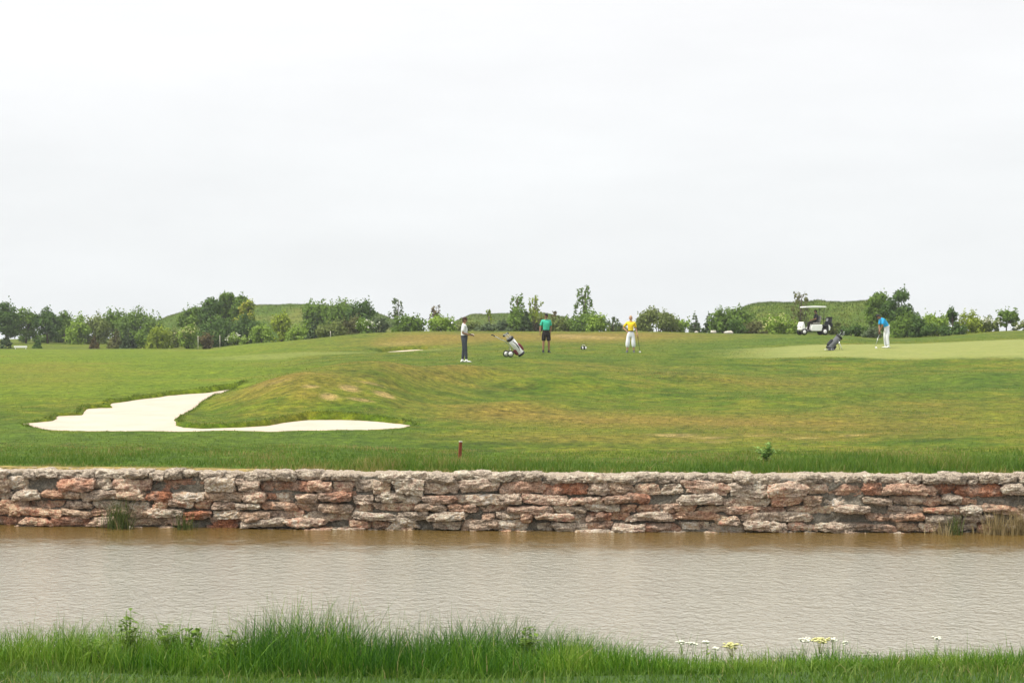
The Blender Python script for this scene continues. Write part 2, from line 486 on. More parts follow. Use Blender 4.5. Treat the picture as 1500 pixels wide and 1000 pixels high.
# ------------------------------------------------------------------ terrain of the far shore
DS = [27.0, 28, 33, 38, 41, 45, 47, 52, 60, 66, 70, 75, 80, 88, 95, 105, 110, 118, 130, 150, 180, 210, 260]
def colz(py):
    ks = sorted(py)
    return [CZ - (np.interp(d, ks, [py[k] for k in ks]) - 480.0) * d / F for d in DS]
def pz(d): return d
BASE = {27: 697, 28: 691, 33: 655, 38: 631, 41: 616, 45: 600, 47: 594, 52: 577, 60: 559, 66: 550, 70: 545, 75: 539, 80: 534, 88: 528, 95: 523, 105: 518.5, 110: 516.5, 118: 514, 130: 512, 150: 511, 180: 503, 210: 497, 260: 497}
def up(**k):
    d = dict(BASE); d.update({int(a[1:]): b for a, b in k.items()}); return d
COLS = [
    (-600, dict(BASE)), (0, dict(BASE)), (200, dict(BASE)), (262, dict(BASE)),
    (300, up(_45=598, _47=587, _52=575)),
    (350, up(_28=692, _41=614, _45=584, _47=573, _52=568, _60=556, _70=544, _95=521, _110=512, _118=508, _130=506, _150=505, _180=504, _210=500)),
    (400, up(_28=693, _41=613, _45=570, _47=554, _52=553, _60=552, _66=547, _70=542, _95=519, _105=511, _110=506, _118=502, _130=502, _150=501, _180=502)),
    (450, up(_28=694, _41=613, _45=562, _47=543, _52=541, _60=544, _66=544, _70=539, _75=534, _80=528, _88=522, _95=516, _105=508, _110=503, _118=497, _130=498, _150=500, _180=502)),
    (540, up(_28=696, _33=659, _38=632, _41=613, _45=575, _47=556, _52=530, _60=534, _66=534, _70=529, _75=525, _80=521, _88=518, _95=516, _105=503, _110=497, _118=488, _130=489, _150=492, _180=500)),
    (640, up(_28=697, _33=661, _38=634, _41=619, _45=600, _47=588, _52=562, _60=541, _66=535, _70=530, _75=524, _80=519, _88=515, _95=511, _105=497, _110=491, _118=484.5, _130=487, _150=490, _180=500)),
    (750, up(_28=698, _33=663, _38=636, _41=622, _45=605, _47=597, _52=576, _60=546, _66=532, _70=526, _75=521, _80=517, _88=510, _95=503, _105=493, _110=489, _118=485, _130=487, _150=490, _180=500)),
    (950, up(_28=698, _33=663, _38=636, _41=622, _45=606, _47=599, _52=582, _60=557, _66=542, _70=533, _75=523, _80=517, _88=509, _95=503, _105=494, _110=490, _118=486, _130=487, _150=490, _180=500)),
    (1100, up(_28=697, _33=662, _38=635, _41=622, _45=606, _47=600, _52=584, _60=561, _66=546, _70=537, _75=526, _80=518, _88=508, _95=502, _105=495, _110=491, _118=489, _130=489, _150=491, _180=500)),
    (1200, up(_28=696, _33=661, _38=635, _41=621, _45=605, _47=599, _52=584, _60=562, _66=547, _70=537, _75=523, _80=515.5, _88=505, _95=497, _105=491, _110=490, _118=490, _130=490, _150=492, _180=500)),
    (1300, up(_28=696, _33=660, _38=634, _41=620, _45=604, _47=598, _52=582, _60=559, _66=545, _70=536, _75=523, _80=511, _88=504.5, _95=501, _105=498, _110=497, _118=496, _130=494, _150=494, _180=500)),
    (1500, up(_28=695, _33=658, _38=631, _41=617, _45=599, _47=592, _52=575, _60=553, _66=540, _70=530, _75=517, _80=508, _88=500, _95=495, _105=490, _110=488, _118=486, _130=484, _150=485, _180=492)),
    (2100, up(_28=695, _33=658, _38=631, _41=617, _45=599, _47=592, _52=575, _60=553, _66=540, _70=530, _75=517, _80=508, _88=500, _95=495, _105=490, _110=488, _118=486, _130=484, _150=485, _180=492)),
]
CPX = np.array([c_[0] for c_ in COLS], float)
CZS = np.array([colz(c_[1]) for c_ in COLS])          # (cols, DS)
BZ = np.array(colz(BASE))

pxs = np.unique(np.concatenate([np.arange(-3000, -400, 200), np.arange(-400, -40, 24), np.arange(-40, 660, 4), np.arange(660, 1600, 8), np.arange(1600, 2100, 25), np.arange(2100, 4800, 200)])).astype(float)
ds = [27.0]
while ds[-1] < 330:
    d = ds[-1]
    ds.append(d + (.14 if d < 56 else .3 if d < 125 else 1.2 if d < 270 else d * .02))
ds = np.array(ds)
ZR = pchip(np.log(DS), CZS.T, np.log(ds))             # (rows, ctrl cols)
ZZ = pchip(CPX, ZR.T, pxs).T                           # (rows, cols)
far = ds > 260
ZZ[far] = ZZ[far] - ((ds[far] - 260) * .02)[:, None]
PX, DD = np.meshgrid(pxs, ds)
XX = (PX - 750) * DD / F
def base_z(d): return pchip(np.log(DS), BZ[:, None], np.log(np.ravel(d)))[:, 0].reshape(np.shape(d))
P3 = np.stack([XX.ravel(), DD.ravel(), np.zeros(XX.size)], 1)
und = (fbm(P3 * .22, 3, 3) * .11 + fbm(P3 * 1.1, 3, 9) * .035 + fbm(P3 * np.array([.09, .14, 1]), 2, 15) * .12 * (DD.ravel() < 76)).reshape(XX.shape)
und *= smooth01((DD - 30) / 8) * np.where(DD > 75, np.exp(-(DD - 75) / 40), 1) * .8
ZN = ZZ + und
def hump(cx, cd, sx, sd_, h, skew=0.0):
    return h * np.exp(-((PX - cx) / sx) ** 2 - ((DD - cd - (PX - cx) * skew) / sd_) ** 2)
ZN = ZN + hump(690, 57, 90, 2.2, .34, .03) + hump(830, 56, 110, 2.4, .30, .012) + hump(1010, 61, 120, 2.2, .27, -.006) + hump(760, 47, 90, 1.8, .22, .02) + hump(1250, 52, 160, 2.2, .20, .006) + hump(1420, 60, 120, 2.4, .22, -.01) - hump(745, 62, 40, 2.2, .24, .03)

def sdf(poly, X, Y):
    """positive inside"""
    d2 = np.full(X.shape, 1e9); ins = np.zeros(X.shape, bool)
    n = len(poly)
    for i in range(n):
        ax, ay = poly[i]; bx, by = poly[(i + 1) % n]
        ex, ey = bx - ax, by - ay
        t_ = np.clip(((X - ax) * ex + (Y - ay) * ey) / (ex * ex + ey * ey + 1e-12), 0, 1)
        d2 = np.minimum(d2, (X - ax - t_ * ex) ** 2 + (Y - ay - t_ * ey) ** 2)
        c_ = ((ay > Y) != (by > Y)) & (X < (bx - ax) * (Y - ay) / (by - ay + 1e-12) + ax)
        ins ^= c_
    return np.where(ins, 1, -1) * np.sqrt(d2)

_pys = np.array([BASE[k] for k in sorted(BASE) if k <= 70])[::-1]; _ds = np.array([k for k in sorted(BASE) if k <= 70], float)[::-1]
def d_of(py): return float(np.interp(py, _pys, _ds))
OUT = [(30, 617.5), (50, 615.5), (76, 613), (80, 607), (100, 606), (115, 605.5), (118, 600), (126, 596), (145, 594.5), (160, 594), (159, 588), (185, 585), (240, 577.5), (300, 573), (356, 566.5),
       (342, 576), (312, 587), (288, 597), (268, 606), (260, 613), (262, 620), (272, 623), (300, 624), (350, 623), (388, 619.5), (420, 614.5), (450, 612), (500, 612.5), (560, 614.5), (592, 617), (608, 621),
       (590, 628), (545, 632), (480, 634.5), (400, 635), (300, 634.5), (200, 633), (130, 630.5), (90, 630), (60, 627.5), (40, 623)]
POLY = [((px - 750) * d_of(py) / F, d_of(py)) for px, py in OUT]
# jagged edge
PP = []
for i in range(len(POLY)):
    a, b = np.array(POLY[i]), np.array(POLY[(i + 1) % len(POLY)])
    k = max(1, int(np.linalg.norm(b - a) / .35))
    for j in range(k): PP.append(a + (b - a) * j / k)
PP = np.array(PP)
PP += np.stack([fbm(np.c_[PP * 1.6, PP[:, 0] * 0], 2, 21), fbm(np.c_[PP * 1.6, PP[:, 0] * 0 + 5], 2, 22)], 1) * np.array([.07, .12])
POLY = [tuple(q) for q in PP]
box = (DD > 34) & (DD < 60) & (PX > -30) & (PX < 680)
S1 = np.full(XX.shape, -99.0); S1[box] = sdf(POLY, XX[box], DD[box])
_g = np.gradient(S1, axis=0); lip = np.where(_g < 0, .04, .0) * np.exp(-(S1 / .35) ** 2) * smooth01((DD - 38.6) / 1.2) * (S1 > -3)
SANDZ = base_z(DD) - .05
ZN = ZN + np.where(S1 > -3, lip, 0)
blend = 1 - smooth01((-S1) / 1.2)                       # the turf meets the sand's level at the edge
near_edge = (S1 > -1.2) & (S1 <= 0)
ZN = np.where(near_edge, np.maximum(ZN, SANDZ + .03), ZN)
ins = S1 > 0
ZN = np.where(ins, ZN + (np.minimum(ZN, SANDZ - .35) - ZN) * smooth01(S1 / .30), ZN)
# small far bunker
C2 = ((590 - 750) * 96 / F, 96.0)
el = np.sqrt(((XX - C2[0]) / 1.5) ** 2 + ((DD - C2[1]) / 1.7) ** 2)
ZN = ZN + .18 * np.exp(-((el - 1.25) / .35) ** 2) * smooth01((DD - 95.5) / 1.0)
SZ2 = ZZ.copy()
ZN = np.where(el < 1, ZN - .5 * smooth01((1 - el) * 4), ZN)

def interp_grid(G, x, y):
    x = np.asarray(x, float); y = np.asarray(y, float)
    px = np.clip(750 + F * x / y, pxs[0], pxs[-1] - 1e-6); d = np.clip(y, ds[0], ds[-1] - 1e-6)
    i = np.clip(np.searchsorted(pxs, px, 'right') - 1, 0, len(pxs) - 2); j = np.clip(np.searchsorted(ds, d, 'right') - 1, 0, len(ds) - 2)
    u = (px - pxs[i]) / (pxs[i + 1] - pxs[i]); v = (d - ds[j]) / (ds[j + 1] - ds[j])
    return (G[j, i] * (1 - u) + G[j, i + 1] * u) * (1 - v) + (G[j + 1, i] * (1 - u) + G[j + 1, i + 1] * u) * v
def gz(x, y): return float(interp_grid(ZN, x, y))
def at(px, d):
    x = (px - 750) * d / F
    return Vector((x, d, gz(x, d)))
def find_d(px, py, d0, d1):
    """depth where the ground seen at column px lies at row py"""
    best = None
    for d in np.arange(d0, d1, .1):
        q = at(px, d); e_ = abs(480 + (CZ - q.z) * F / d - py)
        if best is None or e_ < best[0] - 1e-6: best = (e_, d)
    return float(best[1])

# turf zones of the course (what grows where)
def blob(cx, cd, sx, sd_, p=1.0):
    return p * np.exp(-((PX - cx) / sx) ** 2 - ((DD - cd) / sd_) ** 2)
dry = (blob(450, 47, 90, 2.2, .75) + blob(380, 47, 40, 2, .5) + blob(660, 58, 70, 5, .85) + blob(560, 53, 80, 3, .6) + blob(600, 107, 70, 7, .8) + blob(690, 106, 90, 7, .8)
       + blob(850, 104, 130, 8, .95) + blob(930, 110, 120, 5, .6) + blob(740, 45, 120, 2.5, .8) + blob(950, 43, 200, 3, .8) + blob(1200, 41, 250, 2.5, .75)
       + blob(1130, 60, 150, 3, .5) + blob(900, 66, 120, 3, .35) + blob(1350, 47, 140, 3, .45) + blob(870, 36, 200, 1.4, .6) + blob(60, 62, 120, 6, .3) + blob(40, 75, 120, 6, .35) + blob(1200, 37, 250, 1.2, .55))
bare = (blob(513, 45.4, 15, .45, 1.7) + blob(563, 45.5, 16, .40, 1.7) + blob(482, 43.9, 14, .40, 1.4) + blob(528, 44.0, 22, .25, 1.2) + blob(455, 45.0, 16, .35, 1.0) + blob(545, 46.8, 26, .3, .9) + blob(400, 46.3, 40, .45, .6) + blob(985, 37.3, 42, .6, 1.1) + blob(1045, 36.6, 30, .35, .9) + blob(1110, 36.9, 26, .3, .8) + blob(1175, 36.4, 38, .35, .8)
        + blob(1250, 37.0, 26, .35, .8) + blob(870, 104, 70, 3.5, .75) + blob(830, 108, 30, 3, .7) + blob(590, 103, 60, 3, .6) + blob(1050, 35.5, 40, .5, .6))
wl = 28.6 - .001333 * np.clip(PX, 0, 1500) * (1 - np.clip(PX, 0, 1500) / 3000)
bare = bare + .9 * 1.6 * np.exp(-((DD - wl - .35) / .26) ** 2)
lushz = (smooth01((33.5 - DD) / 3.0) * .95 + blob(640, 64, 70, 4, .9) + blob(720, 72, 90, 3, .6) + blob(1030, 88, 100, 8, .55) + blob(860, 74, 90, 4, .45) + blob(1300, 56, 120, 6, .5) + blob(1050, 66, 110, 3, .4) + blob(1150, 96, 80, 6, .7)
         + smooth01((38.5 - DD) / 2) * smooth01((700 - PX) / 200) * .75 + blob(30, 39.5, 60, 2, .9) + blob(700, 50, 60, 3, .35) + blob(1300, 105, 200, 8, .6) + blob(1450, 58, 120, 4, .5))
fairz = smooth01((DD - 44) / 10) * smooth01((560 - PX) / 260) * smooth01((150 - DD) / 8) + smooth01((DD - 150) / 6) * 0
q = (DD - (73.2 + (1300 - PX) * .008)) / 2.0; q2 = ((90 + (PX - 1300) * .012) - DD) / 2.0
greenz = smooth01(q) * smooth01(q2) * smooth01((PX - 1010) / 180)
greenz = np.maximum(greenz, .42 * smooth01((DD - 88) / 3) * smooth01((97 - DD) / 3) * smooth01((PX - 250) / 120) * smooth01((690 - PX) / 60))
nr, nc = XX.shape
idx = np.arange(nr * nc).reshape(nr, nc)
quads = np.stack([idx[:-1, :-1], idx[:-1, 1:], idx[1:, 1:], idx[1:, :-1]], -1).reshape(-1, 4)
V = np.stack([XX, DD, ZN], -1).reshape(-1, 3)
# the first row follows the back of the wall
def wall_y(x):
    px = np.clip(750 + F * x / 27.8, -400, 1900)
    return 28.6 - .001333 * px * (1 - px / 3000)
edge = V[:, 1] < wall_y(V[:, 0]) + .16
V[edge, 2] = -.6
ground = np_mesh("lawn", V, [quads], M['lawn'], None, dict(dry=np.clip(dry, 0, 1).ravel(), bare=np.clip(bare, 0, 1.4).ravel(), lush=np.clip(lushz, 0, 1).ravel(), fair=np.clip(fairz, 0, 1).ravel(), green=np.clip(greenz, 0, 1).ravel()), smooth=True)
tag(ground, kind="structure")

# sand sheets
def sand_sheet(name, x0, x1, y0, y1, step, zfn, keep):
    xs = np.arange(x0, x1, step); ys = np.arange(y0, y1, step)
    X, Y = np.meshgrid(xs, ys)
    Z = zfn(X, Y) + fbm(np.stack([X.ravel() * .8, Y.ravel() * .8, 0 * X.ravel()], 1), 4, 31).reshape(X.shape) * .03
    k = keep(X, Y)
    ii = np.arange(X.size).reshape(X.shape)
    qd = np.stack([ii[:-1, :-1], ii[:-1, 1:], ii[1:, 1:], ii[1:, :-1]], -1)
    m = (k[:-1, :-1] | k[:-1, 1:] | k[1:, 1:] | k[1:, :-1])
    o = np_mesh(name, np.stack([X, Y, Z], -1).reshape(-1, 3), [qd[m].reshape(-1, 4)], M['sand'], smooth=True)
    return tag(o, kind="structure")
sand_sheet("sand_bunker", -13, -1.5, 36, 57, .16, lambda X, Y: base_z(Y) - .05, lambda X, Y: sdf(POLY, X, Y) > -.12)
sand_sheet("sand_bunker", C2[0] - 1.6, C2[0] + 1.6, 93, 99, .12, lambda X, Y: interp_grid(ZZ, X, Y) - .07, lambda X, Y: np.sqrt(((X - C2[0]) / 1.5) ** 2 + ((Y - C2[1]) / 1.7) ** 2) < 1.0)

# ------------------------------------------------------------------ pond and near bank
_x = np.arange(-70, 70.1, 1.0); _y = np.concatenate([np.arange(8, 24, 2.0), np.arange(24, 30.1, .2)])
def wall_y0(x):
    px = np.clip(750 + F * x / 27.8, -400, 1900)
    return 28.6 - .001333 * px * (1 - px / 3000)
_X, _Y = np.meshgrid(_x, _y); _i = np.arange(_X.size).reshape(_X.shape)
ww = np_mesh("pond_water", np.stack([_X, _Y, _X * 0], -1).reshape(-1, 3), [np.stack([_i[:-1, :-1], _i[:-1, 1:], _i[1:, 1:], _i[1:, :-1]], -1).reshape(-1, 4)], M['water'], None, dict(wall_reflection=np.clip(1 - (wall_y0(_X) - .1 - _Y) / 4.2, 0, 1).ravel()))
tag(ww, kind="structure")
NBY = [-12, 0, 8.0, 8.6, 9.5, 10.5, 12, 14, 17]
NBZ = [1.7, 1.66, 1.60, 1.56, 1.36, 1.10, .62, -.15, -1.2]
def bank_z(x, y):
    z = np.interp(y, NBY, NBZ)
    P = np.stack([np.ravel(x) * .5, np.ravel(y) * .5, np.zeros(np.size(x))], 1)
    return z + (fbm(P, 3, 41) * .09).reshape(np.shape(z))
xs = np.arange(-40, 40.1, .25); ys = np.arange(-12, 17.1, .2)
X, Y = np.meshgrid(xs, ys)
ii = np.arange(X.size).reshape(X.shape)
nb = np_mesh("near_bank", np.stack([X, Y, bank_z(X, Y)], -1).reshape(-1, 3), [np.stack([ii[:-1, :-1], ii[:-1, 1:], ii[1:, 1:], ii[1:, :-1]], -1).reshape(-1, 4)], M['bank'], smooth=True)
tag(nb, kind="structure")

# ------------------------------------------------------------------ rubble retaining wall
def stone_wall():
    root = empty("stone_wall", (0, 27.8, 0), 0, "long rough retaining wall of pink and grey rubble stone above the pond", "stone wall")
    r = np.random.default_rng(11)
    # one cube-sphere template
    n = 19
    g = np.linspace(-1, 1, n)
    vs, fs = [], []
    for ax, sg in ((1, -1), (2, 1), (2, -1), (0, 1), (0, -1)):      # no back face
        a, b = np.meshgrid(g, g)
        q = np.zeros((n * n, 3)); o = [k for k in range(3) if k != ax]
        q[:, o[0]] = a.ravel(); q[:, o[1]] = b.ravel(); q[:, ax] = sg
        i0 = sum(len(v) for v in vs)
        k = np.arange(n * n).reshape(n, n) + i0
        f = np.stack([k[:-1, :-1], k[:-1, 1:], k[1:, 1:], k[1:, :-1]], -1).reshape(-1, 4)
        if (ax == 1) == (sg > 0): f = f
        vs.append(q); fs.append(f)
    T = np.concatenate(vs); TF = np.concatenate(fs)
    Ls = np.linalg.norm(T, axis=1, keepdims=True)
    S = T / Ls
    T = T * .66 + S * .34 * 1.25
    rows = [(-.12, .13), (.01, .15), (.16, .14), (.30, .14), (.44, .15), (.59, .205), (.795, .125)]
    pal = [(.68, .55, .44), (.68, .48, .37), (.62, .45, .33), (.60, .51, .42), (.64, .40, .28), (.72, .60, .48), (.58, .46, .37)]
    rust = [(.50, .27, .185), (.44, .20, .12), (.54, .35, .26)]
    AV, AF, AC = [], [], []
    cnt = 0
    X0, X1 = -15.0, 15.0
    for ri, (z0, h) in enumerate(rows):
        x = X0 + r.random() * .3
        while x < X1:
            w = (r.choice([r.uniform(.16, .34), r.uniform(.3, .58), r.uniform(.5, .8)], p=[.2, .45, .35]) if ri < 6 else r.uniform(.15, .5)) * (1.1 if ri == 5 else 1)
            hh = h * r.uniform(.78, 1.16)
            zc = z0 + h / 2 + r.normal() * .013
            gap = r.uniform(.0, .06)
            pxc = 750 + F * (x + w / 2) / 27.7
            skip = .05
            if 1 <= ri <= 4: skip += .26 * float(smooth01((pxc - 1150) / 80) * smooth01((1330 - pxc) / 60)) + (.07 if pxc > 900 else 0)
            if r.random() < skip:
                x += w * .8; continue
            if ri == 5 and r.random() < .25: hh *= 1.1
            dep = r.uniform(.12, .29)
            Q = T * np.array([w / 2, dep, hh / 2])
            # angular rubble: shear, uneven corners and pitted relief
            Q[:, 2] += Q[:, 0] * r.normal() * .05
            Q[:, 0] *= 1 + (Q[:, 2:3] / hh * r.normal() * .25)[:, 0]
            off = r.random(3) * 100
            nrm = S
            wv = np.array([4.2, 4.2, 6.5])
            big = fbm((Q + off) * wv, 3, 51)
            fine = fbm((Q + off) * np.array([17, 17, 30]), 4, 57, .7)
            fine = np.where(fine < 0, fine * 1.6, fine)
            Q = Q + nrm * (big[:, None] * np.array([.08, .08, .040]) + fine[:, None] * .040)
            Q = Q + np.array([x + w / 2, 0, zc])
            yy = wall_y(Q[:, 0]) + .10 + (ri - 3) * .010 + r.normal() * .022
            Q[:, 1] += yy
            base = cnt
            AV.append(Q); AF.append(TF + base); cnt += len(Q)
            pr = .26 if ri in (4, 5) else (.12 if ri in (1, 2, 3) else .06)
            cc = np.array(rust[r.integers(3)] if r.random() < pr else pal[r.integers(len(pal))]) * r.uniform(.8, 1.15)
            if ri == 6 and r.random() < .8: cc = np.array((.52, .45, .37)) * r.uniform(.85, 1.1)
            AC.append(np.tile(np.append(cc, 1), (len(Q), 1)))
            x += w * .93 + gap
    o = np_mesh("stonework", np.concatenate(AV), [np.concatenate(AF)], M['stone'], root, None, True, dict(stone_col=np.concatenate(AC)))
    o.location = -root.location
    # mortar core: front face, crumbly top
    xs = np.arange(-16, 16, .025)
    prof = [(z, 0.115) for z in np.arange(-.35, .885, .03)] + [(.905, .15), (.915, .2), (.92, .26), (.922, .32), (.92, .4), (.91, .5), (.86, .62)]
    X, K = np.meshgrid(xs, np.arange(len(prof)))
    Z = np.array([q[0] for q in prof])[K]; O = np.array([q[1] for q in prof])[K]
    P = np.stack([X.ravel(), O.ravel() * 2, Z.ravel()], 1)
    rough = (fbm(P * np.array([3, 3, 5]), 4, 61) * .055 + fbm(P * np.array([11, 11, 16]), 4, 66, .7) * .045).reshape(X.shape)
    tp = (K >= len(prof) - 8)
    Yv = wall_y(X) + O + np.where(tp, 0, rough * 1.5) - .075
    # flush pointing towards the right-hand end
    pxm = 750 + F * X / 27.7
    Yv -= np.where(tp, 0, .045 * smooth01((pxm - 800) / 300))
    Zv = Z + np.where(tp, rough * .9, 0)
    ii = np.arange(X.size).reshape(X.shape)
    o = np_mesh("mortar", np.stack([X, Yv, Zv], -1).reshape(-1, 3), [np.stack([ii[:-1, :-1], ii[:-1, 1:], ii[1:, 1:], ii[1:, :-1]], -1).reshape(-1, 4)], M['mortar'], root, dict(top=(tp * 1.0).ravel()), True)
    o.location = -root.location
stone_wall()

# ------------------------------------------------------------------ grass
def blades(name, P, H, Wd, mat, segs=3, lean=.35, seed=1, tint=None, parent=None):
    r = np.random.default_rng(seed)
    n = len(P)
    az = r.uniform(0, 2 * np.pi, n); lz = np.abs(r.normal(0, lean, n)) * H
    dx, dy = np.cos(az), np.sin(az)
    fa = r.uniform(0, 2 * np.pi, n)
    wx, wy = np.cos(fa), np.sin(fa)
    Vs = np.zeros((n, segs * 2 + 1, 3))
    for k in range(segs):
        t_ = k / segs
        w = Wd * (1 - t_ ** 1.6) * .5
        cx = P[:, 0] + dx * lz * t_ ** 2; cy = P[:, 1] + dy * lz * t_ ** 2; cz = P[:, 2] + H * t_ * (1 - .12 * t_)
        Vs[:, 2 * k, 0] = cx - wx * w; Vs[:, 2 * k, 1] = cy - wy * w; Vs[:, 2 * k, 2] = cz
        Vs[:, 2 * k + 1, 0] = cx + wx * w; Vs[:, 2 * k + 1, 1] = cy + wy * w; Vs[:, 2 * k + 1, 2] = cz
    Vs[:, -1, 0] = P[:, 0] + dx * lz; Vs[:, -1, 1] = P[:, 1] + dy * lz; Vs[:, -1, 2] = P[:, 2] + H * .9
    b = np.arange(n)[:, None] * (segs * 2 + 1)
    qs = [b + np.array([[2 * k, 2 * k + 1, 2 * k + 3, 2 * k + 2]]) for k in range(segs - 1)]
    tr = b + np.array([[2 * segs - 2, 2 * segs - 1, 2 * segs]])
    if tint is None: tint = r.random(n)
    return np_mesh(name, Vs.reshape(-1, 3), ([np.concatenate(qs)] if qs else []) + [tr], mat, parent, dict(tint=np.repeat(tint, segs * 2 + 1)), False)

# tall rough on the near bank
r = np.random.default_rng(5)
def clump(x, y, s, sc): return fbm(np.stack([x * sc, y * sc, np.zeros_like(x)], 1), 3, s)
def near_tall():
    n = 105000
    x = r.uniform(-6.5, 6.5, n); y = 8.55 + r.random(n) ** 1.25 * 4.2
    px = 750 + F * x / 9.5
    e0 = 8.62 + .25 * clump(x, y * 0, 71, .8)
    k = (y > e0)
    x, y, px = x[k], y[k], px[k]
    c = clump(x, y, 72, 1.1)
    env = np.interp(px, [-900, 0, 70, 180, 200, 260, 350, 385, 420, 437, 460, 500, 540, 600, 640, 720, 800, 900, 1000, 1200, 1500, 2500], [.33, .34, .36, .31, .31, .29, .29, .35, .36, .31, .37, .35, .30, .29, .30, .32, .28, .23, .19, .18, .18, .2])
    c2 = clump(x, y, 77, 3.0)
    h = env * (1.0 + .55 * c + .5 * c2) * r.uniform(.55, 1.12, len(x)) * np.interp(y, [8.5, 9.2, 10, 13], [.55, .95, 1.05, 1.15])
    h = np.clip(h, .06, .62)
    P = np.stack([x, y, bank_z(x, y) - .01], 1)
    tint = np.clip(.46 + .42 * clump(x, y, 73, .9) + .45 * clump(x, y, 74, 3.2) + r.normal(0, .18, len(x)), 0, .92)
    dryb = r.random(len(x)) < .012
    tint[dryb] = 1
    o = blades("tall_grass", P, h, r.uniform(.0035, .0075, len(x)), M['tall'], 4, .48, 6, tint)
    tag(o, "tall dark green grass along the near edge of the pond", "grass", kind="stuff")
    # thin flowering stalks over the water
    m = 420
    xs_ = np.concatenate([r.uniform(-4.2, 4.2, 200), r.normal(-1.25, .22, 110), r.normal(-.75, .2, 60), r.normal(-2.5, .35, 50)])
    ys_ = r.uniform(9.1, 10.6, m)
    ev = np.interp(750 + F * xs_ / 9.8, [0, 370, 410, 480, 900, 1500], [.44, .44, .53, .53, .36, .32])
    P = np.stack([xs_, ys_, bank_z(xs_, ys_)], 1)
    o = blades("grass_stalk", P, ev * r.uniform(.8, 1.15, m), np.full(m, .0045), M['tall'], 4, .22, 8, np.clip(r.normal(.8, .15, m), .3, 1))
    tag(o, "thin flowering grass stalks standing above the tall grass at the pond", "grass", kind="stuff")
near_tall()
def near_short():
    n = 42000
    x = r.uniform(-4.5, 4.5, n); y = r.uniform(6.9, 9.1, n)
    P = np.stack([x, y, bank_z(x, y) - .005], 1)
    c = clump(x, y, 75, 1.6)
    o = blades("short_grass", P, np.clip(.055 * (1 + .5 * c) * r.uniform(.6, 1.4, n), .02, .13), r.uniform(.004, .007, n), M['short'], 2, .7, 9, np.clip(.5 + .3 * c + r.normal(0, .2, n), 0, 1))
    tag(o, "short trodden light green grass at the bottom edge of the near bank", "grass", kind="stuff")
near_short()
def wall_rough():
    n = 80000
    x = r.uniform(-13, 13, n); dy = r.random(n) ** 1.35 * 5.0
    y = wall_y(x) + .52 + dy
    c = clump(x, y, 81, .5)
    c2 = clump(x, y, 83, 2.4)
    h = .10 * (1 + .8 * c + .7 * c2) * r.uniform(.5, 1.5, n) * np.interp(dy, [0, .25, .8, 2.2, 5], [.5, 1.0, 1.35, .8, .4])
    px = 750 + F * x / y
    h *= np.interp(px, [-500, 0, 300, 560, 1000, 1300, 1500, 2500], [.6, .6, .8, 1.15, 1.05, 1.25, 1.6, 1.6])
    P = np.stack([x, y, interp_grid(ZN, x, y) - .01], 1)
    tint = np.clip(.56 + .4 * clump(x, y, 82, .8) + .3 * c2 + r.normal(0, .17, n) + np.interp(dy, [0, .3, 3, 5], [.5, 0, .05, .25]), 0, 1)
    o = blades("rough_grass", P, np.clip(h, .02, .4), r.uniform(.007, .014, n), M['strip'], 2, .5, 10, tint)
    tag(o, "strip of long green grass growing behind the top of the stone wall", "grass", kind="stuff")
wall_rough()
def lawn_tufts():
    n = 110000
    d = 32 * np.exp(r.random(n) * math.log(100 / 32)); px = r.uniform(-150, 1650, n)
    x = (px - 750) * d / F
    s = interp_grid(S1, x, d); g_ = interp_grid(greenz, x, d); f_ = interp_grid(np.clip(fairz, 0, 1), x, d); b_ = interp_grid(bare, x, d)
    k = (s < -.12) & (r.random(n) > g_ * 1.3 + f_ * .7 + b_ * .5)
    x, d, n = x[k], d[k], int(k.sum())
    dr = interp_grid(np.clip(dry, 0, 1), x, d); lu = interp_grid(np.clip(lushz, 0, 1), x, d)
    P = np.stack([x, d, interp_grid(ZN, x, d) - .01], 1)
    c = clump(x, d, 91, .35)
    c3 = clump(x, d, 93, 1.1)
    tint = np.clip(.58 + .45 * c + .35 * c3 + r.normal(0, .14, n) + dr * .25 - lu * .3, .05, 1)
    o = blades("lawn_grass", P, np.clip(.030 * r.uniform(.6, 1.5, n) * (1 + .4 * c), .014, .07), .012 * d / 34 * r.uniform(.8, 1.5, n), M['rough'], 2, .9, 12, tint)
    tag(o, "short mown grass covering the slope and mound of the golf course", "grass", kind="stuff")
lawn_tufts()
def lip_grass():
    q0 = np.array(POLY); q1 = np.roll(q0, -1, 0)
    e_ = q1 - q0; L = np.linalg.norm(e_, axis=1)
    k = r.choice(len(L), 9000, p=L / L.sum()); f_ = r.random(9000)
    p = q0[k] + e_[k] * f_[:, None] + r.normal(0, .07, (9000, 2))
    s_ = interp_grid(S1, p[:, 0], p[:, 1]); p = p[s_ < .03]
    P = np.stack([p[:, 0], p[:, 1], interp_grid(ZN, p[:, 0], p[:, 1]) - .015], 1)
    c = clump(p[:, 0], p[:, 1], 95, 1.5); n = len(P)
    hgt_ = np.clip(.055 * (1 + 1.0 * c) * r.uniform(.5, 1.4, n), .012, .13) * np.interp(p[:, 1], [38.4, 39.4], [.45, 1])
    o = blades("lip_grass", P, hgt_, r.uniform(.012, .022, n), M['rough'], 2, .8, 14, np.clip(.35 + .4 * c + r.normal(0, .18, n), 0, 1))
    tag(o, "ragged grass fringe hanging over the edge of the sand bunker", "grass", kind="stuff")
lip_grass()

